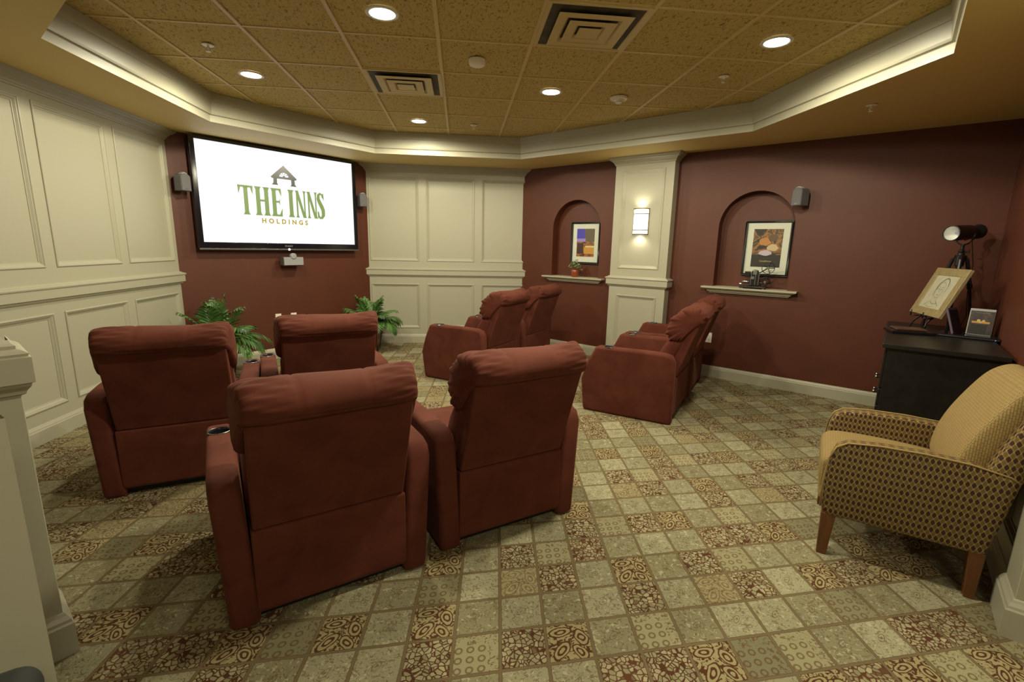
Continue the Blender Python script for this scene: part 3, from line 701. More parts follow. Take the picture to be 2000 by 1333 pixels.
mb = MB(); mb.lathe([(.001, .004), (.012, .003), (.014, 0)], 16, M=Matrix.Translation((0, -.016, .010)) @ Matrix.Rotation(PI/2, 4, 'X')); mb.build('power_light', simple('power_led', (.8, .8, .8, 1), .3, emit=(1, 1, 1, 1), es=1.5), tv)
mb = MB(); mb.box(-.3, .3, .05, .098, .35, .8); mb.build('wall_bracket', BLACKM, tv)

# ------------------------------------------------------------------ speakers
def speaker(name, wf, s, z, label, wd=.105, ht=.17, dp=.10, tilt=0, turn=0, centre=False):
    p = wf(s, 0, z); t = thing(name, tuple(p), wf.ang, label, 'speaker')
    mb = MB()
    for_y = -.055
    if centre:
        mb.prism([(-wd/2, -ht/2), (wd/2, -ht/2), (wd/2, ht/2), (-wd/2, ht/2)], lambda a, b, y: (a, y, b), for_y, for_y-dp)
        mb.build('cabinet', GREYP, t, bevel=.006)
        mb = MB(); mb.prism([(-wd/2+.006, -ht/2+.006), (wd/2-.006, -ht/2+.006), (wd/2-.006, ht/2-.006), (-wd/2+.006, ht/2-.006)], lambda a, b, y: (a, y, b), for_y-dp, for_y-dp-.006); mb.build('grille', LGREY, t, bevel=.003)
        mb = MB(); mb.lathe([(.001, -.03), (.03, -.03), (.036, -.01), (.036, .03), (.026, .036), (.001, .028)], 24, M=Matrix.Translation((0, for_y-dp+.02, ht/2+.008)) @ Matrix.Rotation(PI/2, 4, 'X')); mb.build('tweeter', LGREY, t, smooth=True)
    else:
        M = Matrix.Translation((0, for_y, 0)) @ Matrix.Rotation(turn, 4, 'Z') @ Matrix.Rotation(tilt, 4, 'X')
        pr = [(-wd/2, -ht/2), (wd/2, -ht/2), (wd/2, ht/2-.035)]+[(wd/2*math.cos(a), ht/2-.035+.035*math.sin(a)) for a in [PI*k/10 for k in range(1, 10)]]+[(-wd/2, ht/2-.035)]
        mb.prism(pr, lambda a, b, y: tuple(M @ Vector((a, y, b))), 0, -dp); mb.build('cabinet', GREYP, t, bevel=.005)
        pr = [(a*.92, b*.95) for a, b in pr]
        mb = MB(); mb.prism(pr, lambda a, b, y: tuple(M @ Vector((a, y, b))), -dp, -dp-.006); mb.build('grille', GRILLE, t, bevel=.003)
        mb = MB(); mb.lathe([(.012, .0), (.020, .004), (.026, .012), (.034, .014), (.038, .004), (.038, -.03)], 24, M=M @ Matrix.Translation((0, -dp+.018, ht/2-.024)) @ Matrix.Rotation(PI/2, 4, 'X'), caps=False); g = mb.build('tweeter', LGREY, t, smooth=True)
        mb = MB(); mb.box(-.014, .014, -dp-.0072, -dp-.006, -ht/2+.016, -ht/2+.023, M=M); mb.build('badge', CHROME, t)
    mb = MB(); mb.box(-.02, .02, -.002, .0, -.035, .035); mb.tube([(0, 0, 0), (0, -.03, 0), (0, -.062, .0)], .010); mb.build('wall_mount', BLACKM, t)
GRILLE = simple('speaker_grille', (.13, .13, .14, 1), .55, bump=(900, .5))
s_of = lambda wf, x, y: (Vector((x, y, 0))-wf.A).dot(wf.t)
speaker('speaker', wt, s_of(wt, -2.85, 5.45)-.06, 2.0, 'small grey satellite speaker on red wall left of the television', turn=.35)
speaker('speaker', wt, s_of(wt, -1.40, 6.90)-.00, 2.0, 'small grey satellite speaker on red wall right of the television', turn=-.1)
speaker('speaker', wt, s_of(wt, -2.10, 6.20)-.03, 1.20, 'wide grey centre speaker under the television', wd=.25, ht=.105, dp=.09, centre=True)
speaker('speaker', wr, s_of(wr, 3.395, 4.505)-.03, 1.965, 'grey satellite speaker on red wall right of the larger niche', turn=-.55)

# ------------------------------------------------------------------ outlets
def outlet(wf, s, z, label, wd=.072, ht=.115, kind=0):
    t = thing('wall_outlet', tuple(wf(s, 0.0, z)), wf.ang, label, 'outlet')
    mb = MB(); mb.box(-wd/2, wd/2, -.006, 0, -ht/2, ht/2); mb.build('cover_plate', WHITEP, t, bevel=.002)
    if kind == 0:
        for zz in (-.024, .024):
            mb = MB(); mb.lathe([(.001, .009), (.014, .009), (.016, .006), (.016, 0)], 20, M=Matrix.Translation((0, 0, zz)) @ Matrix.Rotation(PI/2, 4, 'X')); r = mb.build('receptacle', WHITEP, t)
            mb = MB()
            for xx in (-.006, .005): mb.box(xx-.001, xx+.001, -.0096, -.009, zz-.004, zz+.006)
            mb.build('slots', DARKC, r)
    else:
        mb = MB(); mb.box(-.016, .016, -.009, -.005, -.03, .03); mb.build('jack_plate', LGREY, t, bevel=.001)
outlet(wt, s_of(wt, -2.241, 6.059), .50, 'left wall outlet plate behind the recliner under the screen')
outlet(wt, s_of(wt, -2.105, 6.195), .495, 'right small white wall plate behind the recliner under the screen', kind=1)
outlet(wr, s_of(wr, 2.827, 5.073), .455, 'white duplex outlet on red wall beside the right recliners')

# ------------------------------------------------------------------ niche shelves, pictures, projector, little plant
SHP = [(0, .975), (.022, .975), (.026, .988), (.040, .990), (.046, 1.004), (.060, 1.012), (.078, 1.018), (.082, 1.027), (.096, 1.028), (.098, 1.045), (0, 1.045)]
for c, l in zip(NC, ('short cream moulded ledge under the smaller left niche', 'cream moulded ledge under the larger right niche')):
    t = thing('niche_shelf', tuple(wr(c, 0, 0)), wr.ang, l, 'shelf', 'moulded ledges under the niches')
    lw = lambda a, o, z: Vector((a, -o, z))
    h = .372; rings = [[lw(-h-max(o, 0), 0, z) for o, z in SHP], [lw(-h-max(o, 0), o, z) for o, z in SHP], [lw(h+max(o, 0), o, z) for o, z in SHP], [lw(h+max(o, 0), 0, z) for o, z in SHP]]
    mb = MB(); mb.loft(rings, closed=False); mb.build('moulding', CREAM2, t)
    mb = MB(); mb.box(-NH+.003, NH-.003, .0, ND-.002, 1.030, 1.046); mb.build('ledge_board', CREAM2, t)
def art_mat(name, cols, scale, dist, sx=(1, 1, 1)):
    m, nt, b = nm(name); L = nt.links.new; b.inputs['Roughness'].default_value = .5; b.inputs['Coat Weight'].default_value = .9; b.inputs['Coat Roughness'].default_value = .03
    tc = N(nt, 'ShaderNodeTexCoord'); mp = N(nt, 'ShaderNodeMapping'); mp.inputs['Scale'].default_value = sx
    no = N(nt, 'ShaderNodeTexNoise'); no.inputs['Scale'].default_value = scale; no.inputs['Detail'].default_value = 4; no.inputs['Distortion'].default_value = dist
    cr = N(nt, 'ShaderNodeValToRGB'); r = cr.color_ramp
    for k, (p, c) in enumerate(cols):
        e = r.elements[k] if k < 2 else r.elements.new(p); e.position = p; e.color = c
    L(tc.outputs['Object'], mp.inputs[0]); L(mp.outputs[0], no.inputs['Vector']); L(no.outputs[0], cr.inputs[0]); L(cr.outputs[0], b.inputs['Base Color']); return m
ART1 = art_mat('amber_print', [(.30, (.02, .008, .004, 1)), (.75, (.55, .30, .07, 1)), (.42, (.16, .03, .01, 1)), (.5, (.38, .15, .03, 1)), (.58, (.10, .05, .02, 1))], 9, 1.0)
ART2 = art_mat('sepia_film_print', [(.32, (.012, .01, .008, 1)), (.78, (.55, .38, .16, 1)), (.46, (.035, .022, .014, 1)), (.54, (.33, .16, .05, 1)), (.62, (.05, .035, .02, 1))], 8, 1.4)
def patch(name, col): return simple(name, col, .5, coat=.9)
def picture(c, z0, z1, w_, label, art, mat_w, fw_=.022):
    t = thing('framed_picture', tuple(wr(c, -ND+.001, z0)), wr.ang, label, 'picture')
    h = z1-z0; a = w_/2
    mb = MB()
    for b in ((-a, a, -.028, 0, 0, fw_), (-a, a, -.028, 0, h-fw_, h), (-a, -a+fw_, -.028, 0, fw_, h-fw_), (a-fw_, a, -.028, 0, fw_, h-fw_)): mb.box(*b)
    mb.build('frame', BLACKM, t, bevel=.003)
    mb = MB(); mb.box(-a+fw_-.002, a-fw_+.002, -.012, -.002, fw_-.002, h-fw_+.002); mb.build('mat', MATB, t)
    mb = MB(); mb.box(-a+mat_w, a-mat_w, -.0135, -.012, mat_w+.01, h-mat_w-.004); p = mb.build('print', art, t)
    return t, p, a-mat_w, mat_w+.01, h-mat_w-.004
t, p, a, b0, b1 = picture(2.247, 1.222, 1.775, .44, 'black framed amber print in the smaller left niche', ART1, .085)
for nm_, q, col in (('blue_screen_reflection', (-a, -.01, b1-.13, b1), (.05, .04, .45, 1)), ('violet_screen_reflection', (-a, .0, b1-.17, b1-.13), (.28, .22, .62, 1)), ('grey_block', (.0, a, b1-.17, b1), (.10, .08, .045, 1)), ('cream_band', (-.0, a, b1-.245, b1-.225), (.65, .5, .28, 1)), ('amber_block', (-.02, a, b1-.33, b1-.245), (.50, .25, .03, 1)), ('dark_figure', (-a+.01, -.03, b1-.33, b1-.19), (.04, .012, .01, 1))):  # blue and violet patches paint the television's reflection onto the print
    mb = MB(); mb.box(q[0], q[1], -.0142, -.0134, q[2], q[3]); mb.build(nm_, patch(nm_, col), p)
t, p, a, b0, b1 = picture(4.462, 1.178, 1.76, .452, 'black framed dark film print with pale mat in the larger right niche', ART2, .085)
def blobp(cx_, cz_, rx, rz, n_=14, seed=1):
    r_ = random.Random(seed); return [(cx_+rx*math.cos(2*PI*k/n_)*r_.uniform(.8, 1.1), cz_+rz*math.sin(2*PI*k/n_)*r_.uniform(.8, 1.1)) for k in range(n_)]
mb = MB(); mb.box(-a, a, -.0142, -.0134, b0, b0+.13); mb.build('dark_lower_band', patch('film_band', (.018, .016, .013, 1)), p)
for nm_, pol, col in (('pale_shape', blobp(.055, .30, .055, .04, seed=2), (.55, .42, .24, 1)), ('amber_shape', blobp(-.02, .36, .06, .045, seed=3), (.45, .2, .05, 1)), ('violet_shape', blobp(-.01, .245, .07, .03, seed=4), (.5, .42, .5, 1)), ('brown_shape', blobp(.05, .40, .05, .04, seed=5), (.12, .07, .035, 1))):
    mb = MB(); flat(mb, pol, -.0146); mb.build(nm_, patch(nm_, col), p, recalc=False)
text('Casablanca', .026, patch('gold_lettering', (.6, .42, .12, 1)), 'print_title', p, (0, -.0150, b0+.055), (PI/2, 0, 0), 1.0)
# small plant in the left niche
pp = wr(2.195, .035, 1.046)
t = thing('potted_plant', tuple(pp), wr.ang, 'tiny leafy plant in a terracotta pot on the left niche ledge', 'plant')
TERRA = simple('terracotta_glaze', (.28, .06, .022, 1), .25)
mb = MB(); mb.lathe([(.001, .002), (.040, 0), (.046, .01), (.050, .06), (.053, .095), (.048, .098), (.044, .085), (.001, .083)], 28); mb.build('pot', TERRA, t, smooth=True)
mb = MB(); rn = random.Random(11)
for k in range(150):
    th_ = rn.uniform(0, 2*PI); ph_ = rn.uniform(.05, 1.5); rr = rn.uniform(.05, .10)
    c_ = Vector((rr*math.cos(th_)*math.sin(ph_), rr*math.sin(th_)*math.sin(ph_)*.7, .12+rr*math.cos(ph_)*.95+rn.uniform(-.03, .02)))
    d1 = Vector((rn.uniform(-1, 1), rn.uniform(-1, 1), rn.uniform(-.6, 1))).normalized(); d2 = d1.cross(Vector((rn.uniform(-1, 1), rn.uniform(-1, 1), rn.uniform(-1, 1)))).normalized(); l_ = rn.uniform(.012, .022)
    mb.add([c_-d1*l_, c_+d2*l_*.5, c_+d1*l_, c_-d2*l_*.5], [(0, 1, 2, 3)])
mb.build('foliage', HERB, t, recalc=False)
mb = MB()
for k in range(9):
    th_ = k*.7; mb.tube([(0, 0, .08), (.03*math.cos(th_), .02*math.sin(th_), .13), (.07*math.cos(th_), .05*math.sin(th_), .17+.02*(k % 3))], .0015, 5)
mb.build('stems', STEM, t)
# film projector
pp = wr(4.42, .015, 1.046)
t = thing('film_projector', tuple(pp), wr.ang+.15, 'vintage black film projector with two reels on the right niche ledge', 'film projector')
SIL = simple('brushed_aluminium', (.42, .42, .40, 1), .28, .9)
mb = MB(); mb.box(-.15, .10, -.06, .06, .008, .026); mb.build('base', BLACKM, t, bevel=.006)
for xx in (-.12, .08):
    mb = MB(); mb.lathe([(.009, 0), (.011, .009)], 12, M=Matrix.Translation((xx, -.045, 0))); mb.build('foot', SIL, t)
mb = MB(); mb.prism([(-.055, .026), (.035, .026), (.03, .16), (.015, .195), (-.03, .20), (-.05, .17)], lambda a_, b_, y: (a_, y, b_), -.05, .045); bd = mb.build('lamp_house', BLACKM, t, bevel=.008)
mb = MB()
for xx in (-.048, -.006, .026): mb.box(xx, xx+.006, -.054, -.050, .04, .17)
mb.box(-.03, .008, -.055, -.050, .15, .195); mb.build('trim_strips', SIL, bd, bevel=.001)
mb = MB(); mb.lathe([(.001, .006), (.016, .006), (.018, 0)], 20, M=Matrix.Translation((-.028, -.052, .115)) @ Matrix.Rotation(PI/2, 4, 'X')); mb.build('dial', SIL, bd)
mb = MB(); mb.box(-.11, -.055, -.035, .03, .12, .18); mb.build('gear_box', BLACKM, t, bevel=.006)
mb = MB(); mb.tube([(-.055, -.02, .07), (-.085, -.02, .07), (-.125, -.02, .07)], [.016, .014, .018], 16); mb.build('lens_barrel', SIL, t, smooth=True)
mb = MB(); mb.tube([(-.13, -.02, .045), (-.15, -.02, .045)], .014, 14); mb.build('focus_knob', SIL, t)
def reel(cx_, cz_, r_, y_, arm_):
    M = Matrix.Translation((cx_, y_, cz_)) @ Matrix.Rotation(PI/2, 4, 'X')
    mb = MB(); mb.lathe([(r_-.006, -.008), (r_, -.008), (r_, .008), (r_-.006, .008), (r_-.006, -.008)], 36, M=M, caps=False)
    for k in range(5):
        a_ = k*2*PI/5; mb.tube([M @ Vector((.01*math.cos(a_), .01*math.sin(a_), .004)), M @ Vector(((r_-.004)*math.cos(a_), (r_-.004)*math.sin(a_), .004))], .0045, 6)
    o_ = mb.build('reel', BLACKM, t, smooth=True)
    mb = MB(); mb.lathe([(.001, .012), (.012, .012), (.015, .006), (.015, -.006)], 20, M=M); mb.build('hub', SIL, o_)
    mb = MB(); mb.tube(arm_, .006, 8); mb.build('reel_arm', BLACKM, t)
reel(.105, .222, .062, -.02, [(.02, 0, .16), (.06, 0, .19), (.105, 0, .222)])
reel(.088, .075, .055, -.02, [(.02, 0, .06), (.06, 0, .065), (.088, 0, .075)])

# ------------------------------------------------------------------ sconce
t = thing('wall_sconce', tuple(wc(CLn/2, -.014, 1.60)), wc.ang, 'half-round glass wall sconce with bronze bands on the cream column', 'sconce')
BRONZE = simple('bronze_strap', (.16, .11, .055, 1), .35, .8)
SHADE = simple('lit_opal_glass', (.9, .88, .8, 1), .4, emit=(1, .95, .80, 1), es=1.7)
ra = .092; dpth = .075
arcp = lambda k_, r_=1: (-ra*math.cos(PI*k_/16)*r_, -dpth*math.sin(PI*k_/16)*r_)
mb = MB(); mb.loft([[Vector((*arcp(k), z)) for k in range(17)] for z in (.012, .292)], closed=False, caps=False); mb.build('glass_shade', SHADE, t, smooth=True, recalc=False)
for z in (.0, .052, .238, .298):
    mb = MB(); mb.loft([[Vector((*arcp(k, rr_), z+dz)) for k in range(17)] for rr_, dz in ((1.0, 0), (1.04, 0), (1.04, .008), (1.0, .008))], closed=False, caps=False); mb.build('band', BRONZE, t)
for sg in (-1, 1): mb = MB(); mb.box(sg*ra*1.02-.004, sg*ra*1.02+.004, -.008, 0, 0, .306); mb.build('upright', BRONZE, t)
for z in (.015, .29):
    l = bpy.data.lights.new('sconce_bulb', 'SPOT'); l.energy = 3.2; l.color = (1, .9, .66); l.spot_size = 2.6; l.spot_blend = .8; l.shadow_soft_size = .03
    o = bpy.data.objects.new('sconce_bulb', l); COL.objects.link(o); p3 = wc(CLn/2, .03, 1.60+(z+.02 if z > .1 else z-.02)); o.location = p3; o.rotation_euler = (PI if z > .1 else 0, 0, 0)

# ------------------------------------------------------------------ palms
def palm(x, y, label, seed, pot_w=.13, pot_h=.30, fr=22, ln=.50, h=.30):
    t = thing('potted_palm', (x, y, 0), 0, label, 'potted palm', 'palms flanking the screen'); rn = random.Random(seed)
    mb = MB(); a, b = pot_w*.72, pot_w
    sq = lambda r_, z: [Vector((p*r_, q*r_, z)) for p, q in ((-1, -1), (1, -1), (1, 1), (-1, 1))]
    mb.loft([sq(a, .012), sq(b, pot_h)]); pot = mb.build('basket', WICKER, t)
    mb = MB()
    for p, q in ((-1, -1), (1, -1), (1, 1), (-1, 1)): mb.tube([(p*a, q*a, 0), (p*b*1.01, q*b*1.01, pot_h)], .010, 6)
    for r_, z in ((a*1.02, .012), (b*1.03, pot_h)):
        s_ = sq(r_, z); mb.tube(s_+[s_[0]], .012, 6)
    mb.build('rim', BLACKW, pot)
    st = MB(); lf = MB()
    for k in range(fr):
        az = 2*PI*k/fr*2.4+rn.uniform(-.3, .3); el = rn.uniform(.15, 1.35) if k > 2 else rn.uniform(1.2, 1.5)
        L_ = ln*rn.uniform(.75, 1.1); hd = Vector((math.cos(az), math.sin(az), 0)); p = Vector((0, 0, pot_h)); d = (hd*math.cos(max(el, .75))+Vector((0, 0, 1))*math.sin(max(el, .75))).normalized()
        pts = [p.copy()]; n_ = 17
        bend = (1.5-el)*.17+.06
        for i in range(n_):
            p = p+d*(h+L_)/n_; pts.append(p.copy()); d = (d+Vector((0, 0, -1))*bend*(i/n_+.15)).normalized()
        st.tube(pts, [.0045*(1-.7*i/n_) for i in range(n_+1)], 5)
        for i in range(6, n_+1):
            tdir = (pts[min(i+1, n_)]-pts[i-1]).normalized(); side = tdir.cross(Vector((0, 0, 1))); side = side.normalized() if side.length > .01 else Vector((1, 0, 0)); upv = side.cross(tdir)
            f_ = (i-4)/(n_-4); ll = .19*math.sin(PI*min(.93, .22+.75*f_))*rn.uniform(.85, 1.1)
            for sg in (-1, 1):
                for hf in (0,):
                    base_ = pts[i-1].lerp(pts[i], hf) if i else pts[i]
                    dd = (side*sg*(1-.45*f_)+tdir*(.45+.6*f_)+upv*.12+Vector((0, 0, -.18))).normalized()
                    wv = dd.cross(upv).normalized()*.0145
                    m1 = base_+dd*ll*.4; m2 = base_+dd*ll*.75+Vector((0, 0, -.012)); e_ = base_+dd*ll+Vector((0, 0, -.035))
                    lf.add([base_, m1-wv, m1+Vector((0, 0, .004)), m1+wv, m2-wv*.7, m2+Vector((0, 0, .003)), m2+wv*.7, e_], [(0, 1, 2), (0, 2, 3), (1, 4, 5, 2), (2, 5, 6, 3), (4, 7, 5), (5, 7, 6)])
    def keep(v):      # leaves press against the walls instead of passing through
        X, Y, Z = v[0]+x, v[1]+y, v[2]; X = max(X, -2.90); Y = min(Y, 6.96); d_ = (Y-X)-8.22
        if d_ > 0: X += d_/2; Y -= d_/2
        return (max(X, -2.90)-x, Y-y, Z)
    st.v = [keep(v) for v in st.v]; lf.v = [keep(v) for v in lf.v]
    st.build('stems', STEM, t, smooth=True)
    lf.build('fronds', PALM, t, recalc=False)
palm(-2.52, 5.12, 'green palm in the corner left of the screen, behind the left recliner', 5, ln=.36, h=.25, fr=30)
palm(-1.22, 6.50, 'green palm in a square wicker basket right of the screen', 9, ln=.26, h=.24, fr=30)

# ------------------------------------------------------------------ bureau and what stands on it
bx = thing('bureau', (3.32, 3.32, 0), PI/4, 'low black wooden bureau with round knobs against the right wall', 'bureau')
# local: x along the front (far = +x), y = +towards the room, -y to the wall
BL, BD, BH = .700, .60, .85
mb = MB(); mb.box(-BL+.02, BL-.02, -BD, -.018, .07, BH-.03); mb.build('body', BLACKW, bx, bevel=.004)
mb = MB(); mb.prism([(-BD+.0, BH-.03), (.006, BH-.03), (.014, BH-.022), (.016, BH-.010), (.008, BH), (-BD+.0, BH)], lambda y, z, x: (x, y, z), -BL-.006, BL+.006); mb.build('top', BLACKW, bx, bevel=.003)
mb = MB(); mb.box(-BL+.01, BL-.01, -BD+.01, -.008, .0, .075); mb.build('plinth', BLACKW, bx, bevel=.006)
for z0, z1, kn in ((.10, .285, 0), (.295, .405, 1), (.415, .525, 1), (.535, .80, 0)):
    mb = MB(); mb.box(-BL+.05, BL-.05, -.019, -.002, z0, z1); d_ = mb.build('drawer', BLACKW, bx, bevel=.004)
    for kx in ((.02, .12) if kn else ()):
        mb = MB(); mb.lathe([(.006, 0), (.006, .012), (.014, .018), (.016, .026), (.010, .033), (.001, .035)], 16, M=Matrix.Translation((kx, -.003, (z0+z1)/2)) @ Matrix.Rotation(-PI/2, 4, 'X')); mb.build('knob', PEWTER, d_, smooth=True)
TOPZ = .8505
# left black slim player with a disc case on it
def slab(name, x, y, rz, z, w_, d_, h_, label, cat, mat, top=None, sub='casing', led=False):
    t = thing(name, (x, y, z), rz, label, cat); mb = MB(); mb.box(-w_/2, w_/2, -d_/2, d_/2, 0, h_); mb.build(sub, mat, t, bevel=min(.004, h_*.3))
    if led:
        mb = MB(); mb.box(w_/2-.03, w_/2-.024, -d_/2-.001, -d_/2+.001, h_*.4, h_*.4+.005); mb.build('power_light', simple('blue_led', (0, 0, 0, 1), .3, emit=(.3, .35, 1, 1), es=4), t)
        mb = MB(); mb.box(-w_/2+.004, w_/2-.004, -d_/2-.0015, -d_/2+.001, h_*.45, h_*.62); mb.build('front_strip', CHROME, t)
    return t
a1 = math.radians(-27)
slab('disc_player', 3.405, 3.225, a1, TOPZ, .27, .19, .022, 'slim black disc player with a flat case on it, left on the bureau', 'disc player', BLACKP, led=False)
t = slab('disc_case', 3.41, 3.24, a1, TOPZ+.0225, .19, .135, .014, 'disc case lying flat on the left black player', 'disc case', simple('case_brown', (.10, .05, .035, 1), .3))
a2 = math.radians(-57)
slab('disc_player', 3.70, 3.035, a2+.08, TOPZ, .33, .21, .022, 'slim black disc player with a blue power light, right on the bureau', 'disc player', BLACKP, led=True)
COVER = art_mat('sunset_cover', [(.35, (.01, .008, .01, 1)), (.8, (.25, .15, .07, 1)), (.5, (.05, .035, .045, 1)), (.6, (.10, .07, .05, 1))], 7, .5)
def case(x, y, rz, lean, w_, h_, d_, label, cover, spine, art=False):
    t = thing('disc_case', (x, y, TOPZ+.0235), rz, label, 'disc case'); M = Matrix.Rotation(lean, 4, 'X')
    mb = MB(); mb.box(-w_/2, w_/2, 0, d_, 0, h_, M=M); mb.build('case_body', spine, t, bevel=.002)
    mb = MB(); mb.box(-w_/2+.006, w_/2-.002, -.0012, 0, .004, h_-.016, M=M); cv = mb.build('cover_sheet', cover, t)
    if art:
        mb = MB(); mb.box(-w_/2+.02, w_/2-.02, -.0018, -.001, h_*.45, h_*.52, M=M); mb.build('sunset_band', patch('sunset_orange', (.6, .30, .06, 1)), cv)
        mb = MB()
        for cxx, czz, r_ in ((-.012, .55, .010), (.014, .54, .009), (.0, .49, .008)): mb.lathe([(.001, 0), (r_, 0), (r_, .0006)], 14, M=M @ Matrix.Translation((cxx, -.0026, h_*czz)) @ Matrix.Rotation(PI/2, 4, 'X'))
        mb.build('pale_figures', patch('pale_gold', (.62, .42, .16, 1)), cv)
        mb = MB(); mb.box(-w_/2+.02, w_/2-.03, -.0018, -.001, .006, h_*.40, M=M); mb.build('dark_silhouette', patch('silhouette', (.015, .012, .015, 1)), cv)
        mb = MB(); mb.box(-.035, .04, -.0018, -.001, h_*.84, h_*.855, M=M); mb.build('title_line', patch('title_grey', (.2, .19, .18, 1)), cv)
    return t
CLEAR = simple('pale_case_plastic', (.42, .42, .42, 1), .25)
case(3.735, 3.01, a2, -.12, .135, .19, .014, 'upright disc case with an orange sunset cover, standing on the right player', COVER, CLEAR, True)
case(3.675, 3.10, a2+1.35, -.32, .135, .19, .014, 'upright disc case leaning with its mauve spine out, left of the sunset case', simple('case_black', (.02, .02, .025, 1), .2), simple('mauve_spine', (.12, .085, .13, 1), .35))

# easel and portrait: board faces -x, leaning back
BLc, BRc = Vector((3.93, 3.70, .94)), Vector((3.62, 3.19, .955))
t = thing('easel_portrait', (3.68, 3.383, .965), math.radians(-114.7), 'gilt framed pencil portrait leaning back on a small black easel on the bureau', 'framed portrait')
Ml = Matrix.Rotation(-math.radians(20.6), 4, 'X')
w_, h_ = .475, .395; a_ = w_/2
mb = MB()
for b in ((-a_, a_, -.012, .014, 0, .062), (-a_, a_, -.012, .014, h_-.062, h_), (-a_, -a_+.075, -.012, .014, .06, h_-.06), (a_-.075, a_, -.012, .014, .06, h_-.06)): mb.box(*b, M=Ml)
mb.build('frame', GOLDW, t, bevel=.004)
mb = MB(); mb.box(-a_+.07, a_-.07, -.006, .004, .058, h_-.058, M=Ml); pg = mb.build('paper', simple('aged_paper', (.46, .44, .33, 1), .6, var=.08, varscale=14), t)
PEN = simple('pencil_grey', (.14, .13, .10, 1), .8)
mb = MB()
def stroke(pts, w0):
    P_ = [Vector((x, -.0066, z)) for x, z in pts]
    for k in range(len(P_)-1):
        d = (P_[k+1]-P_[k]).normalized(); nn = Vector((-d.z, 0, d.x))*w0
        mb.add([Ml @ q for q in (P_[k]+nn, P_[k+1]+nn, P_[k+1]-nn, P_[k]-nn)], [(0, 1, 2, 3)])
el = lambda cx_, cz_, rx, rz, a0, a1, n_=16, rot=0: [(cx_+rx*math.cos(a)*math.cos(rot)-rz*math.sin(a)*math.sin(rot), cz_+rx*math.cos(a)*math.sin(rot)+rz*math.sin(a)*math.cos(rot)) for a in [a0+(a1-a0)*k/n_ for k in range(n_+1)]]
stroke(el(.0, .215, .05, .066, 0, 6.3), .0012)
stroke(el(.01, .235, .066, .075, .2, 3.4), .0025); stroke(el(.02, .23, .06, .085, -.4, 2.6), .002); stroke(el(-.045, .22, .02, .06, 1.5, 4.4), .003)
for ex in (-.02, .018): stroke(el(ex, .222, .009, .004, 0, 6.3, 8), .0012); stroke([(ex-.012, .236), (ex, .241), (ex+.012, .237)], .0014)
stroke([(.0, .222), (-.004, .2), (.004, .197)], .0012); stroke([(-.014, .178), (0, .174), (.014, .179)], .0018)
stroke([(-.03, .16), (-.035, .125), (-.07, .10), (-.10, .08)], .0014); stroke([(.03, .16), (.032, .125), (.07, .105), (.1, .09)], .0014)
stroke(el(.02, .12, .05, .02, 3.3, 6.0), .002); stroke(el(-.01, .09, .06, .02, 3.3, 6.0), .0012)
mb.build('pencil_drawing', PEN, pg, recalc=False)
# the easel is a thing of its own
t = thing('table_easel', (3.68, 3.383, TOPZ), math.radians(-114.7), 'small black iron table easel carrying the pencil portrait', 'easel')
mb = MB()
for sg in (-1, 1):
    lg = MB(); lg.tube([(sg*.115, -.035, .003), (sg*.10, -.020, .06), (sg*.09, .014, .10), (sg*.07, .055, .20), (sg*.02, .15, .42)], .006, 8); lg.tube([(sg*.098, -.050, .10), (sg*.098, -.052, .128), (sg*.098, -.048, .145)], .005, 6)
    lg.tube([(sg*.098, .018, .100), (sg*.098, -.05, .102)], .005, 6); lg.build('leg', BLACKM, t, smooth=True)
    kb = MB(); kb.lathe([(.001, .009), (.007, .005), (.009, 0), (.007, -.005), (.001, -.009)], 12, M=Matrix.Translation((sg*.112, -.03, .035))); kb.build('ball', BLACKM, t, smooth=True)
mb.tube([(-.098, .018, .100), (0, .02, .085), (.098, .018, .100)], .005, 6); mb.build('cross_bar', BLACKM, t)
mb = MB(); mb.tube([(0, .15, .40), (.0, .155, .2), (.0, .17, .003)], .006, 8); mb.build('rear_leg', BLACKM, t)
# spotlight on a tripod
TX, TY = 3.98, 3.455
t = thing('tripod_spotlight', (TX, TY, TOPZ+.004), math.radians(-77), 'black studio spotlight on a black tripod behind the portrait on the bureau', 'spotlight')
zc = 1.615-TOPZ
Mx = Matrix.Translation((0, 0, zc)) @ Matrix.Rotation(math.radians(4), 4, 'X') @ Matrix.Rotation(PI/2, 4, 'X')
mb = MB(); mb.lathe([(.052, .17), (.060, .175), (.060, .17), (.058, -.03), (.055, -.05), (.038, -.055), (.036, -.105), (.05, -.125), (.058, -.15), (.056, -.165), (.034, -.178), (.001, -.18)], 36, M=Mx, caps=False); hs = mb.build('housing', BLACKM, t, smooth=True)
mb = MB(); mb.lathe([(.058, .174), (.050, .12), (.030, .08), (.001, .07)], 32, M=Mx, caps=False); mb.build('reflector', simple('white_reflector', (.93, .95, .92, 1), .3), hs, smooth=True)
mb = MB(); mb.lathe([(.001, .115), (.010, .112), (.013, .10), (.010, .07)], 14, M=Mx, caps=False); mb.build('bulb', simple('clouded_bulb', (.3, .3, .4, 1), .2), hs, smooth=True)
mb = MB(); mb.tube([(-.066, .0, zc-.01), (-.062, .0, zc-.05), (-.035, 0, zc-.085), (0, 0, zc-.10), (.035, 0, zc-.085), (.062, 0, zc-.05), (.066, 0, zc-.01)], .006, 8); mb.tube([(0, .01, zc-.06), (.0, .055, zc-.05), (0, .06, zc-.03)], .005, 6); mb.build('yoke', BLACKM, t, smooth=True)
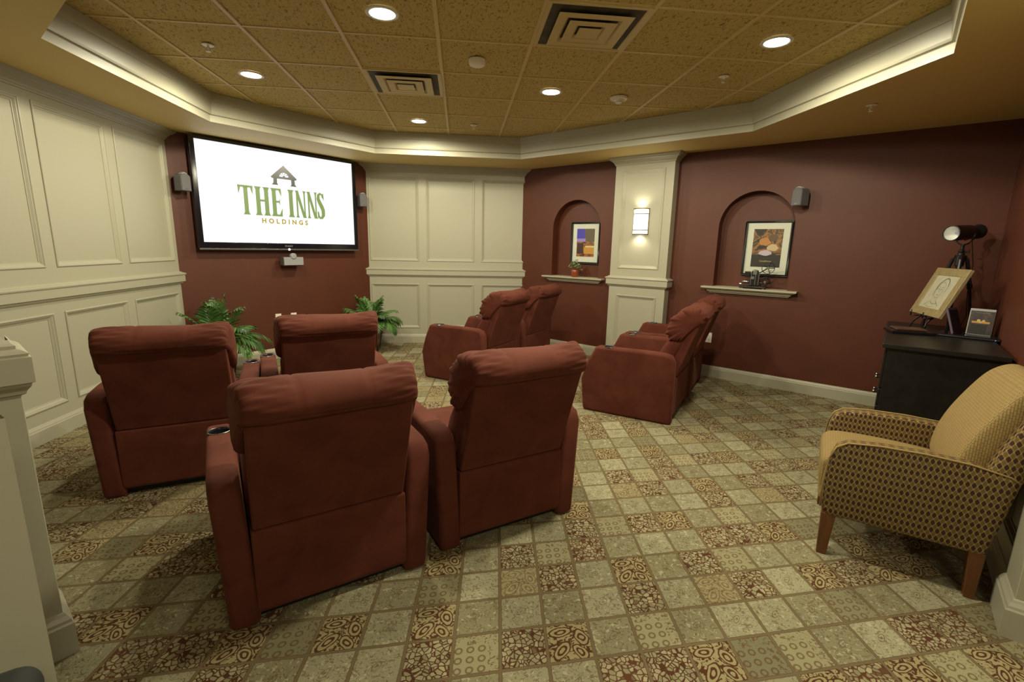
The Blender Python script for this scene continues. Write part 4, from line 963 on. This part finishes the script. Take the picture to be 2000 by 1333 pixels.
mb = MB(); mb.lathe([(.012, zc-.10), (.012, zc-.135), (.020, zc-.140), (.020, zc-.150), (.014, zc-.155), (.022, zc-.16), (.022, zc-.175), (.030, zc-.185), (.030, zc-.26), (.018, zc-.27), (.016, zc-.36)], 20); mb.build('centre_column', BLACKM, t, smooth=False, bevel=.002)
mb = MB(); mb.tube([(.02, 0, zc-.15), (.045, 0, zc-.15)], .006, 8); mb.tube([(.045, 0, zc-.165), (.045, 0, zc-.135)], .007, 8); mb.build('clamp_knob', BLACKM, t)
for k, an in enumerate((math.radians(60), math.radians(185), math.radians(300))):
    c_, s_ = math.cos(an), math.sin(an)
    lg = MB(); lg.tube([(c_*.028, s_*.028, zc-.185), (c_*.05, s_*.05, zc-.215), (c_*.105, s_*.105, .34)], .014, 10); lg.tube([(c_*.100, s_*.100, .36), (c_*.108, s_*.108, .32)], .018, 10); lg.tube([(c_*.105, s_*.105, .34), (c_*.165, s_*.165, .012)], .010, 10); lg.tube([(c_*.163, s_*.163, .02), (c_*.166, s_*.166, 0)], .013, 8); lg.build('leg', BLACKM, t)
mb = MB(); mb.tube([(.02, .05, zc-.03), (.04, .10, zc-.25), (.03, .12, .3), (.05, .13, .1), (.02, .14, .006)], .003, 6); mb.build('power_cord', BLACKM, t)

# ------------------------------------------------------------------ armchair
t = thing('armchair', (2.20, 1.50, 0), math.atan2(.778, .628), 'gold and brown patterned armchair with wooden legs at the lower right', 'armchair')
for x0, x1 in ((0, .078), (.522, .60)):
    pr_ = [(.050, .212), (.60, .212), (.626, .24), (.632, .38), (.622, .50), (.605, .555), (.565, .583), (.45, .597), (.30, .601), (.15, .594), (.03, .572), (.0, .553), (.028, .36)]
    mb = MB(); mb.prism(pr_, lambda u, z, v: (v, u, z), x0, x1)
    o = mb.build('tmp', NET, bevel=.016, seg=4, ang=50); 
    for m_ in list(o.modifiers):
        if m_.type != 'BEVEL': o.modifiers.remove(m_)
    bpy.context.view_layer.update(); me = bpy.data.meshes.new_from_object(o.evaluated_get(bpy.context.evaluated_depsgraph_get())); bpy.data.objects.remove(o)
    o = bpy.data.objects.new('arm', me); COL.objects.link(o); o.parent = t; box_uv(o)
    for p in me.polygons: p.use_smooth = True
    xo = x0+.003 if x0 == 0 else x1-.003
    mb = MB(); mb.tube([(xo, .634, .25), (xo, .637, .38), (xo, .626, .50), (xo, .606, .556), (xo, .566, .584), (xo, .45, .598), (xo, .30, .602), (xo, .15, .595), (xo, .03, .573), (xo, .0, .554)], .004, 8); mb.build('piping', RIBP if False else simple('gold_piping', (.33, .22, .08, 1), .8), o, smooth=True)
mb = MB(); mb.box(.07, .53, .06, .60, .212, .36); o = mb.build('seat_base', NET, t, bevel=.01); box_uv(o)
def body(name, prof, v0, v1, mat, p=9, n=60, rows=30, wr=0):
    b_ = cushion(prof, v0, v1, rows=rows, p=p, n=n, wr=wr); o_ = b_.build(name, mat, t, smooth=True); box_uv(o_); return o_
body('seat_cushion', [(.12, .36), (.12, .45), (.20, .475), (.40, .485), (.58, .48), (.645, .455), (.655, .40), (.645, .30), (.62, .24), (.40, .34)], .074, .526, RIB, p=12)
body('back_frame', [(.055, .215), (.022, .36), (-.005, .53), (-.04, .68), (-.085, .84), (-.105, .90), (-.075, .935), (-.03, .915), (.04, .76), (.10, .58), (.13, .40), (.12, .23)], .002, .598, NET, p=14, n=80, rows=36)
body('back_cushion', [(.10, .45), (.19, .46), (.195, .55), (.16, .68), (.095, .82), (.035, .915), (-.03, .955), (-.075, .935), (-.06, .88), (.0, .72), (.06, .56)], .05, .55, RIB, p=9, n=70, rows=36)
for x0 in (.006, .542):
    for y0, y1, sp in ((.565, .625, .005), (.045, .10, -.006)):
        mb = MB(); f = lambda sx, yy0, yy1, z: [Vector((x0+sx, yy0, z)), Vector((x0+.052-sx, yy0, z)), Vector((x0+.052-sx, yy1, z)), Vector((x0+sx, yy1, z))]
        mb.loft([f(.006, y0+.010+sp, y1-.010+sp, 0), f(0, y0, y1, .218)]); mb.build('leg', LEGW, t, bevel=.003)
# ------------------------------------------------------------------ dark seat corner at the lower left
t = thing('upholstered_stool', (-1.05, .80, 0), math.radians(30), 'dark grey rounded stool corner peeking in at the bottom left', 'stool')
DG = simple('charcoal_fabric', (.018, .019, .017, 1), .8)
mb = MB(); mb.box(-.20, .20, -.16, .16, .40, .50); mb.build('seat', DG, t, bevel=.045, seg=5)
for sx in (-1, 1):
    for sy in (-1, 1):
        mb = MB(); mb.tube([(sx*.16, sy*.12, 0), (sx*.15, sy*.11, .41)], .016, 8); mb.build('leg', BLACKM, t)
